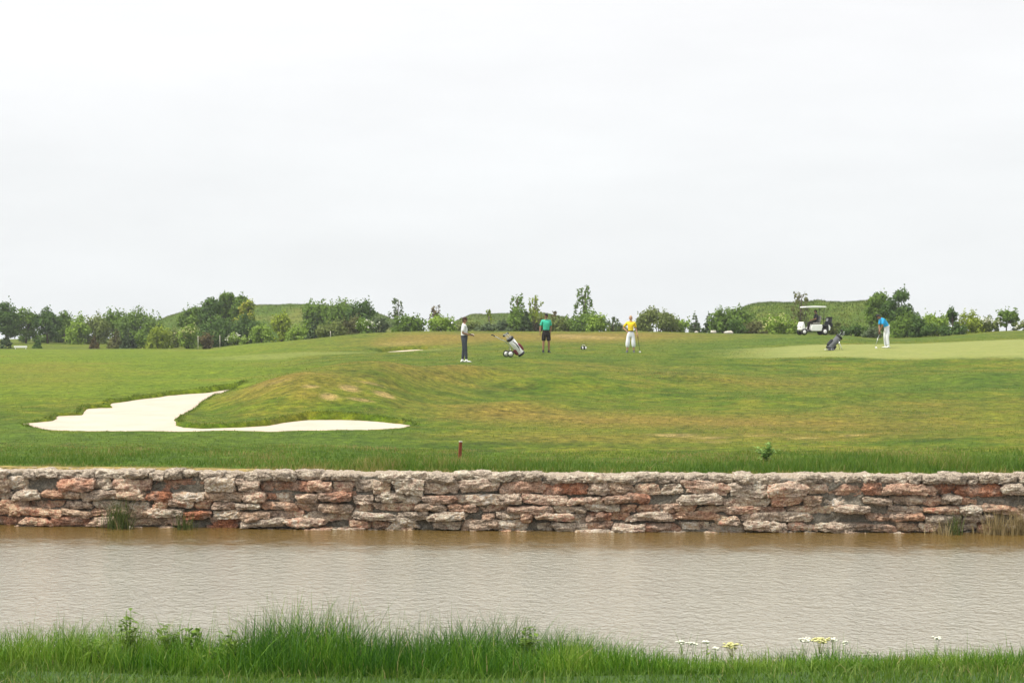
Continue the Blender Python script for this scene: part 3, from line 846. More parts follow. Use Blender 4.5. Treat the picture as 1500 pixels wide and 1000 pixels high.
# ------------------------------------------------------------------ hills behind
def hill(px0, px1, prof, d, depth, label_seed):
    """grassy bank: prof = [(px, py_top)] seen at depth d"""
    pxv = np.linspace(px0, px1, 90)
    top = np.interp(pxv, [q[0] for q in prof], [q[1] for q in prof])
    ztop = CZ + (480 - top) * d / F
    v = np.linspace(-1, 1, 44)
    PXm, Vm = np.meshgrid(pxv, v)
    Xm = (PXm - 750) * d / F
    Ym = d + Vm * depth
    g0 = CZ - (512 - 480) * d / F - .4
    s = np.clip(1 - np.abs(Vm) ** 2.2, 0, 1) ** .75
    Zm = g0 + (np.tile(ztop, (44, 1)) - g0) * s
    P = np.stack([Xm.ravel(), Ym.ravel(), Zm.ravel()], 1)
    Zm = Zm + (fbm(P * .35, 4, label_seed) * .35 + fbm(P * 1.6, 3, label_seed + 7) * .12).reshape(Zm.shape) * smooth01(s * 2)
    ii = np.arange(Xm.size).reshape(Xm.shape)
    o = np_mesh("grassy_hill", np.stack([Xm, Ym, Zm], -1).reshape(-1, 3), [np.stack([ii[:-1, :-1], ii[:-1, 1:], ii[1:, 1:], ii[1:, :-1]], -1).reshape(-1, 4)], M['hill'], smooth=True)
    tag(o, kind="structure")
    # long grass over it
    rr = np.random.default_rng(label_seed); n = 16000
    a = rr.uniform(0, 88.999, n); b = rr.uniform(4, 30, n)
    i0 = a.astype(int); j0 = b.astype(int); fu = a - i0; fv = b - j0
    def L(Mx): return (Mx[j0, i0] * (1 - fu) + Mx[j0, i0 + 1] * fu) * (1 - fv) + (Mx[j0 + 1, i0] * (1 - fu) + Mx[j0 + 1, i0 + 1] * fu) * fv
    Pg = np.stack([L(Xm), L(Ym), L(Zm) - .03], 1)
    og = blades("hill_grass", Pg, rr.uniform(.08, .24, n), rr.uniform(.04, .08, n), M['hillgrass'], 2, .6, label_seed + 1, np.clip(.5 + .4 * fbm(Pg * .25, 3, 5) + rr.normal(0, .2, n), 0, 1))
    tag(og, "long wild grass covering the banked hill behind the trees", "grass", kind="stuff")
hill(190, 640, [(190, 512), (215, 484), (228, 476), (245, 466), (262, 460), (285, 453), (320, 449), (370, 447), (465, 447), (510, 449), (560, 462), (600, 480), (640, 512)], 200, 16, 101)
hill(1040, 1420, [(1040, 512), (1060, 486), (1078, 462), (1095, 448), (1120, 445), (1200, 443.5), (1275, 443), (1300, 448), (1340, 466), (1370, 482), (1420, 512)], 150, 11, 131)
hill(640, 880, [(640, 505), (668, 470), (690, 461.5), (720, 458.5), (800, 459), (830, 466), (860, 482), (880, 505)], 240, 14, 161)

# ------------------------------------------------------------------ trees and bushes
def leaf_cloud(C, Rr, n, size, r, flat=.5, droop=0.0):
    """leaf faces spread through clumps C with radii Rr"""
    w = (Rr[:, 0] * Rr[:, 1] * Rr[:, 2]) ** .67; w /= w.sum()
    k = r.choice(len(C), n, p=w)
    d = r.normal(size=(n, 3)); d /= np.linalg.norm(d, axis=1, keepdims=True)
    rad = r.random(n) ** .45
    P = C[k] + d * Rr[k] * rad[:, None] * (1 + .07 * r.normal(size=(n, 1)))
    nrm = d + r.normal(size=(n, 3)) * flat; nrm[:, 2] += .25
    nrm /= np.linalg.norm(nrm, axis=1, keepdims=True)
    a = np.cross(nrm, r.normal(size=(n, 3))); a /= np.linalg.norm(a, axis=1, keepdims=True) + 1e-9
    b = np.cross(nrm, a)
    s = size * r.uniform(.6, 1.3, n)[:, None]
    V = np.stack([P - a * s, P - b * s * .55, P + a * s, P + b * s * .55], 1)
    tint = np.clip(r.normal(.45, .2, n) + (r.normal(size=len(C)) * .16)[k], 0, 1)
    return V, tint, P, k

def make_plant(o_root, kind, Wd, H, mat, r, px_m, D, blossom=None, dens=1.0):
    size = max(.05, .00088 * D)
    if kind in ('bush', 'flower'):
        m = int(16 + Wd * H * 1.6)
        th = r.uniform(0, 2 * np.pi, m); rr = np.sqrt(r.random(m)) * .80
        cx = np.cos(th) * rr * Wd / 2; cy = np.sin(th) * rr * Wd / 2 * .9
        zt = H * np.sqrt(np.clip(1 - (rr * .98) ** 2.2, .06, 1)) * r.uniform(.72, 1.0, m)
        cz = zt * np.where(r.random(m) < .45, r.uniform(.70, .90, m), r.uniform(.05, .75, m))
        rad = r.uniform(.17, .28, m) * min(Wd, H * 1.2)
        C = np.stack([cx, cy, np.maximum(cz, rad * .35)], 1)
        Rr = np.stack([rad * 1.1, rad * 1.1, rad * .9], 1)
    elif kind == 'tree':
        m = int(13 + Wd * H * 1.6)
        th = r.uniform(0, 2 * np.pi, m); rr = np.sqrt(r.random(m)) * .82
        u = r.uniform(0, 1, m)
        wid = np.sin(np.pi * np.clip(u * .86 + .14, 0, 1)) ** .6
        C = np.stack([np.cos(th) * rr * Wd / 2 * wid, np.sin(th) * rr * Wd / 2 * wid, H * (.24 + .68 * u)], 1)
        rad = r.uniform(.13, .24, m) * min(Wd, H * .8)
        Rr = np.stack([rad * 1.1, rad * 1.1, rad * .9], 1)
    elif kind == 'column':
        m = int(12 + H * 4)
        u = r.uniform(.06, .95, m); th = r.uniform(0, 2 * np.pi, m)
        wid = np.minimum(1, np.minimum(u * 5, (1.04 - u) * 3.2)) ** .6
        C = np.stack([np.cos(th) * Wd * .28 * wid, np.sin(th) * Wd * .28 * wid, H * u], 1)
        rad = r.uniform(.15, .26, m) * Wd
        Rr = np.stack([rad, rad, rad * 1.3], 1)
    elif kind == 'fir':
        m = int(60 + H * 18)
        u = r.random(m) ** 1.25 * .96
        lay = np.round(u * 9) / 9 * .96
        th = r.uniform(0, 2 * np.pi, m)
        wid = (1 - lay) * Wd / 2 * r.uniform(.5, 1.0, m)
        C = np.stack([np.cos(th) * wid, np.sin(th) * wid, H * (.05 + lay * .93) - wid * .18], 1)
        rad = np.full(m, .10 * Wd) * (1.15 - lay)
        Rr = np.stack([rad * 1.3, rad * 1.3, rad * .55], 1)
    else:   # sapling: sparse upright shoots
        m = int(26 + H * 9)
        u = r.uniform(.25, .97, m); th = r.uniform(0, 2 * np.pi, m)
        C = np.stack([np.cos(th) * Wd * .58 * r.random(m) ** .6 * (1.15 - u * .6), np.sin(th) * Wd * .58 * r.random(m) ** .6 * (1.15 - u * .6), H * u], 1)
        rad = r.uniform(.04, .085, m) * (Wd + H * .25)
        Rr = np.stack([rad * .8, rad * .8, rad * 2.2], 1)
    area = 3.2 * Wd * H
    n = int(np.clip(area / (size * size * 1.1) * 2.1 * dens, 500, 9500))
    if kind == 'sapling': n = int(n * .22)
    V, tint, P, kk = leaf_cloud(C, Rr, n, size, r)
    # wispy shoots that break the outline
    if kind in ('bush', 'tree', 'column', 'flower'):
        ns = int(14 + Wd * 6)
        j = r.choice(len(C), ns)
        tips = C[j] + Rr[j] * r.normal(size=(ns, 3)) * .4; tips[:, 2] = C[j, 2] + Rr[j, 2] * r.uniform(.6, 1.2, ns)
        q = np.repeat(tips, 7, 0) + r.normal(size=(ns * 7, 3)) * size * np.array([.6, .6, 1.2])
        a = r.normal(size=(ns * 7, 3)); a /= np.linalg.norm(a, axis=1, keepdims=True)
        b = np.cross(a, r.normal(size=(ns * 7, 3))); b /= np.linalg.norm(b, axis=1, keepdims=True)
        V2 = np.stack([q - a * size * .8, q - b * size * .45, q + a * size * .8, q + b * size * .45], 1)
        V = np.concatenate([V, V2]); tint = np.concatenate([tint, np.clip(r.normal(.6, .2, ns * 7), 0, 1)])
    V[:, :, 2] = np.maximum(V[:, :, 2], .0)
    # stretch so that the crown fills its measured height
    zmax = np.percentile(V[:, :, 2], 99.6)
    V[:, :, 2] *= H / zmax
    C = C * np.array([1, 1, H / zmax])
    nm = 'crown' if kind in ('tree', 'fir', 'column', 'sapling') else 'foliage'
    np_mesh(nm, V.reshape(-1, 3), [np.arange(len(V) * 4).reshape(-1, 4)], mat, o_root, dict(tint=np.repeat(tint, 4)))
    tb = MB()
    tr_ = max(.03, H * .022)
    if kind in ('bush', 'flower'):
        for k in range(5):
            c_ = C[r.integers(len(C))]
            tb.tube([(c_[0] * .12, c_[1] * .12, -.1), (c_[0] * .5, c_[1] * .5, c_[2] * .55), tuple(c_)], [tr_ * .8, tr_ * .55, tr_ * .2], 6)
        tb.build('stem', M['bark'], o_root, True)
    else:
        hx, hy = r.normal() * .04 * H, r.normal() * .03 * H
        hm = H * (.55 if kind == 'tree' else .93)
        tb.tube([(0, 0, -.15), (hx * .3, hy * .3, hm * .4), (hx, hy, hm)], [tr_ * 1.5, tr_ * 1.1, tr_ * .35], 7)
        for k in range(8 if kind != 'fir' else 0):
            c_ = C[r.integers(len(C))]; f_ = r.uniform(.35, .7)
            tb.tube([(hx * f_, hy * f_, min(hm * f_, c_[2] * .8)), (c_[0] * .6 + hx * .2, c_[1] * .6, c_[2] * .75), tuple(c_)], [tr_ * .6, tr_ * .4, tr_ * .15], 5)
        tb.build('trunk', M['bark'], o_root, True)
    if blossom:
        nb_ = int(np.clip(Wd * H * 14, 30, 260))
        top = np.where(C[:, 2] > H * .25)[0]
        j = r.choice(top, nb_)
        d = r.normal(size=(nb_, 3)); d[:, 1] -= .5; d[:, 2] = np.abs(d[:, 2]) ; d /= np.linalg.norm(d, axis=1, keepdims=True)
        q = C[j] + d * Rr[j] * 1.05
        kq = 5
        Q = np.repeat(q, kq, 0) + r.normal(size=(nb_ * kq, 3)) * size * .8
        a = r.normal(size=Q.shape); a[:, 2] *= .3; a /= np.linalg.norm(a, axis=1, keepdims=True)
        b = np.cross(a, np.array([0, 0, 1.0]) + r.normal(size=Q.shape) * .3); b /= np.linalg.norm(b, axis=1, keepdims=True)
        s = size * .55
        Vb = np.stack([Q - a * s, Q - b * s, Q + a * s, Q + b * s], 1)
        np_mesh('blossom', Vb.reshape(-1, 3), [np.arange(len(Vb) * 4).reshape(-1, 4)], M[blossom], o_root)

# px, py top, width px, depth, kind, leaf, blossom, name, label
PL = [
 (10, 443, 30, 178, 'tree', 'deep', None, 'broadleaf_tree', "dark green tree at the left edge of the photo, behind a small dark fir"),
 (38, 452, 34, 182, 'tree', 'green', None, 'broadleaf_tree', "spreading green tree with sky showing under its crown, second tree from the left edge"),
 (70, 451, 33, 180, 'tree', 'deep', None, 'broadleaf_tree', "dark tree with a pointed top, third from the left edge"),
 (95, 456, 26, 184, 'tree', 'green', None, 'broadleaf_tree', "mid green tree between a pointed dark tree and a yellow green bush"),
 (115, 461, 26, 176, 'bush', 'light', None, 'bush', "yellow green bush in the left tree row, above a reddish low conifer"),
 (141, 460, 32, 178, 'bush', 'olive', None, 'bush', "grey olive bush standing behind the small rust coloured conifer"),
 (165, 453, 32, 184, 'bush', 'green', None, 'bush', "green bush with a spiky top behind the brownish low conifer"),
 (204, 451, 50, 182, 'bush', 'green', None, 'bush', "big rounded bush at the left foot of the grassy hill"),
 (104, 477, 44, 186, 'bush', 'deep', None, 'bush', "low dark thicket under the left tree row"),
 (9, 489, 21, 152, 'fir', 'fir', None, 'fir_tree', "small dark fir at the left edge beside a low white board"),
 (55, 493, 13, 154, 'fir', 'deep', None, 'fir_tree', "tiny dark green fir on the grass right of the low white board"),
 (138, 493, 14, 152, 'fir', 'rust', None, 'fir_tree', "tiny rust coloured conifer at the edge of the fairway"),
 (170, 483, 24, 154, 'fir', 'brown', None, 'fir_tree', "brownish low conifer left of a darker fir below the hill"),
 (188, 481, 24, 153, 'fir', 'fir', None, 'fir_tree', "dark low fir right of a brownish conifer below the hill"),
 (208, 485, 22, 155, 'bush', 'green', None, 'bush', "low green bush between the dark fir and the bright yellow bush"),
 (232, 477, 30, 153, 'bush', 'yellow', None, 'bush', "bright yellow bush at the foot of the left hill"),
 (254, 480, 18, 158, 'bush', 'olive', None, 'bush', "dull green bush right of the bright yellow bush"),
 (275, 474, 24, 152, 'flower', 'light', 'blossom_cream', 'flowering_bush', "bush with pale yellow flowers below the dense grove on the left hill"),
 (284, 449, 40, 172, 'tree', 'green', None, 'broadleaf_tree', "leftmost tree of the dense grove in front of the left hill"),
 (310, 437, 34, 170, 'tree', 'deep', None, 'broadleaf_tree', "dark tree with a narrow tip in the dense grove on the left hill"),
 (333, 429, 30, 172, 'tree', 'green', None, 'broadleaf_tree', "tallest tree of the dense grove on the left hill"),
 (356, 433, 32, 170, 'tree', 'green', None, 'broadleaf_tree', "rightmost tall tree of the dense grove on the left hill"),
 (361, 441, 22, 166, 'flower', 'yellow', 'blossom_yellow', 'flowering_tree', "yellow blossoming tree at the right side of the dense grove"),
 (361, 461, 40, 160, 'bush', 'deep', None, 'bush', "large dark bush under the yellow blossoming tree"),
 (318, 463, 54, 158, 'bush', 'deep', None, 'bush', "wide dark bush at the bottom of the dense grove"),
 (347, 487, 26, 150, 'flower', 'light', 'blossom_white', 'flowering_bush', "low bush with white flowers under the dense grove"),
 (300, 487, 18, 150, 'bush', 'rust', None, 'bush', "low dark red shrub between two thin white stakes"),
 (385, 474, 30, 148, 'bush', 'light', None, 'bush', "light green bush at the bottom of the left hill, right of the dark bush"),
 (412, 458, 24, 152, 'bush', 'yellow', None, 'bush', "tall yellow green bush in front of the bare slope of the left hill"),
 (437, 475, 26, 146, 'bush', 'light', None, 'bush', "bush with yellowish tips left of the black green fir"),
 (461, 462, 25, 144, 'fir', 'fir', None, 'fir_tree', "black green fir at the rising end of the fairway"),
 (465, 440, 30, 170, 'bush', 'green', None, 'bush', "green bush on the crest of the left hill above the black green fir"),
 (497, 441, 44, 168, 'bush', 'green', None, 'bush', "wide bush on the right shoulder of the left hill"),
 (505, 437, 24, 172, 'sapling', 'green', None, 'young_tree', "slim young tree rising from the wide bush on the hill shoulder"),
 (532, 440, 36, 160, 'bush', 'deep', None, 'bush', "tall green bush at the right end of the left hill"),
 (486, 469, 40, 140, 'bush', 'olive', None, 'bush', "low olive bush right of the black green fir"),
 (515, 462, 28, 144, 'bush', 'brown', None, 'bush', "brownish bush between the olive bush and the white flowering shrub"),
 (536, 466, 26, 140, 'flower', 'green', 'blossom_white', 'flowering_bush', "shrub dotted with white flowers at the right end of the left hill"),
 (555, 461, 22, 146, 'bush', 'blue', None, 'bush', "small blue green bush right of the white dotted shrub"),
 (581, 437, 22, 142, 'sapling', 'blue', None, 'young_tree', "thin airy young tree in the gap right of the left hill"),
 (598, 461, 48, 138, 'bush', 'green', None, 'bush', "low green bush under the thin airy young tree"),
 (637, 447, 18, 150, 'sapling', 'rust', None, 'young_tree', "sparse reddish sapling left of the man in the white shirt"),
 (650, 461, 40, 140, 'bush', 'light', None, 'bush', "light green bush under the sparse reddish sapling"),
 (684, 466, 36, 146, 'bush', 'olive', None, 'bush', "dull bush right behind the man in the white shirt"),
 (717, 453, 12, 150, 'sapling', 'yellow', None, 'young_tree', "little yellow green sapling before the far low hill"),
 (712, 471, 34, 142, 'bush', 'blue', None, 'bush', "grey green bush left of the bag trolley's sapling"),
 (738, 468, 34, 140, 'bush', 'blue', None, 'bush', "blue grey bush behind the golf bag trolley"),
 (757, 431, 26, 142, 'sapling', 'green', None, 'young_tree', "tall loose green tree behind the golf bag trolley"),
 (760, 450, 30, 140, 'bush', 'green', None, 'bush', "green bush at the foot of the tall loose tree by the trolley"),
 (785, 433, 24, 143, 'sapling', 'yellow', None, 'young_tree', "yellow green tree left of the man in the teal shirt"),
 (770, 456, 24, 136, 'fir', 'fir', None, 'fir_tree', "dark fir between the trolley and the man in the teal shirt"),
 (787, 462, 26, 144, 'bush', 'brown', None, 'bush', "brownish bush just behind the man in the teal shirt"),
 (813, 455, 12, 146, 'sapling', 'rust', None, 'young_tree', "thin reddish sapling right of the man in the teal shirt"),
 (820, 464, 46, 144, 'bush', 'olive', None, 'bush', "wide olive bush right of the man in the teal shirt"),
 (856, 418, 27, 144, 'sapling', 'green', None, 'young_tree', "tallest airy young tree between the teal and yellow shirted men"),
 (855, 452, 40, 142, 'bush', 'green', None, 'bush', "green bush at the foot of the tallest airy young tree"),
 (876, 459, 26, 139, 'bush', 'light', None, 'bush', "light green bush right of the tallest airy young tree"),
 (898, 462, 26, 145, 'sapling', 'blue', None, 'young_tree', "small misty shrub left of the man in the yellow shirt"),
 (906, 473, 36, 147, 'bush', 'olive', None, 'bush', "low bush right behind the man in the yellow shirt"),
 (942, 459, 26, 146, 'bush', 'olive', None, 'bush', "small olive bush touching the big rounded olive bush"),
 (964, 451, 52, 142, 'bush', 'olive', None, 'bush', "big rounded olive bush right of the man in the yellow shirt"),
 (998, 465, 24, 143, 'bush', 'light', None, 'bush', "low light green bush between the rounded bush and the blue fir"),
 (1018, 459, 19, 140, 'fir', 'blue', None, 'fir_tree', "blue grey fir left of a darker fir"),
 (1038, 459, 20, 138, 'fir', 'fir', None, 'fir_tree', "dark fir with layered branches right of the blue grey fir"),
 (1062, 451, 38, 137, 'bush', 'green', None, 'bush', "green bush right of the dark layered fir"),
 (1083, 448, 34, 139, 'bush', 'green', None, 'bush', "tall green bush at the left end of the right hill"),
 (1074, 468, 36, 132, 'bush', 'deep', None, 'bush', "dark low bush at the left foot of the right hill"),
 (1105, 470, 32, 134, 'bush', 'brown', None, 'bush', "tan dry brush left of the yellow flowering bush"),
 (1144, 460, 50, 126, 'flower', 'light', 'blossom_cream', 'flowering_bush', "rounded bush covered in cream flowers left of the golf cart"),
 (1172, 427, 26, 141, 'sapling', 'brown', None, 'young_tree', "almost bare sapling on top of the right hill above the cart"),
 (1222, 468, 44, 126, 'bush', 'olive', None, 'bush', "olive bush behind the rear of the golf cart"),
 (1252, 474, 40, 124, 'bush', 'deep', None, 'bush', "dark green bush between the cart and the man in blue"),
 (1280, 478, 34, 121, 'bush', 'blue', None, 'bush', "low blackish bush directly behind the man in blue"),
 (1288, 428, 36, 136, 'tree', 'green', None, 'broadleaf_tree', "left tree of the pair above the man in blue"),
 (1317, 424, 40, 134, 'tree', 'deep', None, 'broadleaf_tree', "right and taller tree of the pair above the man in blue"),
 (1325, 457, 44, 123, 'bush', 'green', None, 'bush', "green bush right of the man in blue, under the pair of trees"),
 (1345, 460, 22, 122, 'bush', 'deep', None, 'bush', "dark upright bush left of the light green hedge on the right"),
 (1370, 459, 40, 124, 'bush', 'light', None, 'bush', "light green rounded bush right of the dark upright bush"),
 (1396, 450, 21, 125, 'column', 'deep', None, 'columnar_tree', "narrow column shaped dark tree in the right hedge"),
 (1419, 454, 30, 126, 'bush', 'yellow', None, 'bush', "yellow green bush right of the column shaped tree"),
 (1444, 463, 36, 127, 'flower', 'olive', 'blossom_white', 'flowering_bush', "bush with whitish flowers left of the rightmost tree"),
 (1474, 452, 36, 130, 'tree', 'green', None, 'broadleaf_tree', "round green tree near the right edge of the photo"),
 (1503, 468, 40, 129, 'flower', 'olive', 'blossom_white', 'flowering_bush', "whitish flowering bush cut by the right edge of the photo"),
 (62, 487, 60, 186, 'bush', 'green', None, 'bush', "long low undergrowth on the grass under the second and third trees from the left"),
 (1380, 474, 70, 121, 'bush', 'deep', None, 'bush', "long low dark hedge under the column shaped tree"),
]
prng = np.random.default_rng(2024)
for (px, py, wpx, D, kind, leaf, blo, nm, lab) in PL:
    g = at(px, D)
    zt = CZ + (480 - py) * D / F
    H = max(.5, zt - g.z)
    Wm = wpx * D / F
    root = empty(nm, g, 0, lab, {'broadleaf_tree': 'tree', 'fir_tree': 'conifer', 'young_tree': 'tree', 'columnar_tree': 'tree', 'flowering_tree': 'tree'}.get(nm, 'bush'), "trees and bushes behind the golf course")
    make_plant(root, kind, Wm * ((1.38 if px < 230 else 1.25) if kind in ('bush', 'tree', 'flower') else 1.12), H, FOL[leaf], prng, 1, D, blo)

# ------------------------------------------------------------------ air
hz = MB(); hz.box((0, 166, 1.0), (1180, 362, 20))
hm_ = bpy.data.materials.new("haze"); hm_.use_nodes = True
ht = hm_.node_tree; ht.nodes.clear()
ho = ht.nodes.new("ShaderNodeOutputMaterial"); hv = ht.nodes.new("ShaderNodeVolumePrincipled")
hv.inputs["Color"].default_value = (.95, .97, 1, 1); hv.inputs["Density"].default_value = .00035; hv.inputs["Anisotropy"].default_value = .3
ht.links.new(hv.outputs[0], ho.inputs["Volume"])
ho_ = hz.build("haze", hm_); tag(ho_, kind="stuff")

# ------------------------------------------------------------------ people
def skin_verts(J, E, sub=2):
    """J: list of (pos, radius); E: edges. Grown with a Skin modifier, returned as plain lists."""
    me = bpy.data.meshes.new("tmp")
    me.from_pydata([j[0] for j in J], E, [])
    o = bpy.data.objects.new("tmp", me); link(o)
    sk = o.modifiers.new("skin", 'SKIN'); sk.use_smooth_shade = True
    for i, j in enumerate(J):
        o.data.skin_vertices[0].data[i].radius = (j[1], j[1]) if not isinstance(j[1], tuple) else j[1]
        o.data.skin_vertices[0].data[i].use_root = (i == 0)
    ss = o.modifiers.new("sub", 'SUBSURF'); ss.levels = sub; ss.render_levels = sub
    dg = bpy.context.evaluated_depsgraph_get(); dg.update()
    ev = o.evaluated_get(dg); m2 = ev.to_mesh()
    V = [tuple(v.co) for v in m2.vertices]; Fs = [tuple(p.vertices) for p in m2.polygons]
    ev.to_mesh_clear()
    bpy.data.objects.remove(o); bpy.data.meshes.remove(me)
    return V, Fs

def chain(J, pts):
    """append a chain to the joint list, first item is an index already in J"""
    E = []; last = pts[0]
    for q in pts[1:]:
        J.append(q); E.append((last, len(J) - 1)); last = len(J) - 1
    return E

def hand(mb, wrist, dirv, inward, curl=.6, s=1.0):
    d = Vector(dirv).normalized(); n = Vector(inward); n = (n - d * n.dot(d)).normalized(); l = d.cross(n)
    w = Vector(wrist)
    mb.ball(tuple(w + d * .05 * s), .001, 4, 3)
    q = [w + d * .0, w + d * .045 * s, w + d * .09 * s]
    for o_ in (-.022, -.007, .008, .023):                    # palm as four metacarpal rods that overlap
        mb.tube([q[0] + l * o_ * .6 * s, q[1] + l * o_ * s, q[2] + l * o_ * s], [.014 * s, .015 * s, .012 * s], 7)
    for o_, L in ((-.030, .066), (-.010, .078), (.010, .074), (.030, .058)):
        p_ = w + d * .09 * s + l * o_ * .95 * s; dv = d.copy(); pts = [p_]; a = curl * .35
        for k, f_ in enumerate((.45, .32, .23)):
            dv = (d * math.cos(a) + n * math.sin(a)); p_ = p_ + dv * L * f_ * s; pts.append(p_); a += curl
        mb.tube(pts, [.0095 * s, .009 * s, .0085 * s, .007 * s], 6)
    p_ = w + d * .03 * s - l * .028 * s
    mb.tube([p_, p_ + (d * .5 - l * .6 + n * .4) * .035 * s, p_ + (d * .9 - l * .6 + n * .7) * .058 * s], [.012 * s, .0105 * s, .008 * s], 6)

def make_person(loc, rz, H, label, pose, outfit, group=None):
    s = H / 1.75
    root = empty("person", loc, rz, label, "person", group)
    D_ = dict(pelvis=(0, 0, .95), waist=(0, 0, 1.09), chest=(0, .0, 1.28), top=(0, .01, 1.42), neck=(0, 0, 1.52), head=(0, -.02, 1.632),
              sL=(.17, .01, 1.41), sR=(-.17, .01, 1.41), eL=(.225, .03, 1.14), eR=(-.225, .03, 1.14), wL=(.24, -.03, .89), wR=(-.24, -.03, .89),
              hL=(.088, 0, .91), hR=(-.088, 0, .91), kL=(.10, -.015, .50), kR=(-.10, -.015, .50), aL=(.105, .02, .085), aR=(-.105, .02, .085), look=(0, -1, -.05))
    D_.update(pose)
    P = {k: Vector(v) * (s if k != 'look' else 1) for k, v in D_.items() if k != 'curl'}
    def J(k, r): return (tuple(P[k]), r * s)
    mid = lambda a, b, t_: tuple(P[a].lerp(P[b], t_))
    # body: one skin surface from pelvis to neck, arms, legs
    Js = [J('pelvis', .092)]
    E = chain(Js, [0, J('waist', .088), J('chest', .102), J('top', .080), J('neck', .055), (mid('neck', 'head', .6), .052 * s)])
    for sd_ in 'LR':
        E += chain(Js, [3, J('s' + sd_, .048), (mid('s' + sd_, 'e' + sd_, .5), .044 * s), J('e' + sd_, .040), (mid('e' + sd_, 'w' + sd_, .4), .040 * s), J('w' + sd_, .027)])
        E += chain(Js, [0, (mid('h' + sd_, 'k' + sd_, .25), .062 * s), (mid('h' + sd_, 'k' + sd_, .55), .064 * s), J('k' + sd_, .054), (mid('k' + sd_, 'a' + sd_, .35), .056 * s), J('a' + sd_, .038)])
    mb = MB(); mb.add(*skin_verts(Js, E))
    for sd_ in 'LR':
        dv = P['w' + sd_] - P['e' + sd_]
        hand(mb, P['w' + sd_], D_.get('hd' + sd_, dv), D_.get('in' + sd_, (-1 if sd_ == 'L' else 1, -.3, 0)), D_.get('curl', .55), s)
    # head with brow, nose, chin, ears, eyes and mouth
    lk = P['look'].normalized(); side = lk.cross(Vector((0, 0, 1))).normalized(); upv = side.cross(lk)
    Rm = Matrix((side, -lk, upv)).transposed()
    hb = MB()
    def hf(d):
        k = 1.0
        if d.z < -.2: k *= 1 - .16 * (-d.z - .2) * (1 + .8 * abs(d.x))
        if d.y < 0 and abs(d.z + .02) < .22: k *= 1 - .05 * (1 - abs(d.z + .02) / .22)
        return k
    hb.ball((0, 0, 0), (.076, .096, .118), 18, 14, 0, hf)
    hb.tube([(0, -.088, .012), (0, -.108, -.018), (0, -.092, -.028)], [.008, .015, .010], 7)
    for sx in (-1, 1):
        hb.ball((sx * .076, .008, -.01), (.010, .020, .030), 8, 6)
        hb.ball((sx * .030, -.083, .012), (.013, .009, .008), 8, 6, 1)
        hb.tube([(sx * .012, -.090, .033), (sx * .045, -.078, .031)], .005, 5, 3)
    hb.tube([(-.022, -.087, -.052), (0, -.091, -.053), (.022, -.087, -.052)], .006, 6, 2)
    hc = P['head']
    mb.add([tuple(hc + Rm @ (Vector(v) * s)) for v in hb.v], hb.f)
    mb.m[-len(hb.m):] = hb.m
    body = mb.build("body", [outfit['skin'], M['eye'], M['lip'], outfit['hair']], root, True)
    def dress(name, Jl, El, mat, extra=None):
        b = MB(); b.add(*skin_verts(Jl, El))
        if extra: extra(b)
        return b.build(name, mat, root, True)
    # shirt with short sleeves and collar
    sw = outfit.get('loose', 1.0)
    Jl = [(mid('pelvis', 'waist', -.05), .136 * s * sw)]
    El = chain(Jl, [0, J('waist', .132 * sw), J('chest', .148 * sw), J('top', .120), (mid('top', 'neck', .75), .070 * s)])
    for sd_ in 'LR':
        El += chain(Jl, [3, J('s' + sd_, .078), (mid('s' + sd_, 'e' + sd_, .45), .072 * s), (mid('s' + sd_, 'e' + sd_, .86), .066 * s)])
    shirt = dress("shirt", Jl, El, outfit['shirt'])
    cb = MB()
    nk = P['top'].lerp(P['neck'], .78); ax = (P['neck'] - P['top']).normalized()
    cb.tube([tuple(nk - ax * .02 * s), tuple(nk + ax * .012 * s)], [.078 * s, .066 * s], 14); cb.build("collar", outfit['shirt'], shirt, True)
    # trousers or shorts
    Jl = [(mid('pelvis', 'waist', .72), .138 * s), (mid('pelvis', 'waist', .3), .142 * s), (mid('pelvis', 'waist', -.25), .128 * s)]; El = [(0, 1), (1, 2)]
    k2 = outfit.get('leg', 'long'); wd = outfit.get('legw', 1.0)
    for sd_ in 'LR':
        seq = [2, (mid('h' + sd_, 'k' + sd_, .32), .098 * s * wd), (mid('h' + sd_, 'k' + sd_, .62), .088 * s * wd)]
        if k2 == 'short': seq += [(mid('h' + sd_, 'k' + sd_, .98), .092 * s * wd)]
        elif k2 == 'plus': seq += [J('k' + sd_, .098 * wd), (mid('k' + sd_, 'a' + sd_, .48), .092 * s * wd), (mid('k' + sd_, 'a' + sd_, .62), .055 * s)]
        else: seq += [J('k' + sd_, .070 * wd), (mid('k' + sd_, 'a' + sd_, .5), .062 * s * wd), (mid('k' + sd_, 'a' + sd_, .96), .055 * s * wd)]
        El += chain(Jl, seq)
    dress("shorts" if k2 == 'short' else "trousers", Jl, El, outfit['legs'])
    bb = MB(); pw = P['pelvis'].lerp(P['waist'], .50); ax = (P['waist'] - P['pelvis']).normalized()
    bb.tube([tuple(pw - ax * .02 * s), tuple(pw + ax * .022 * s)], [.143 * s, .141 * s], 18); bb.build("belt", outfit.get('belt', M['black']), root, True)
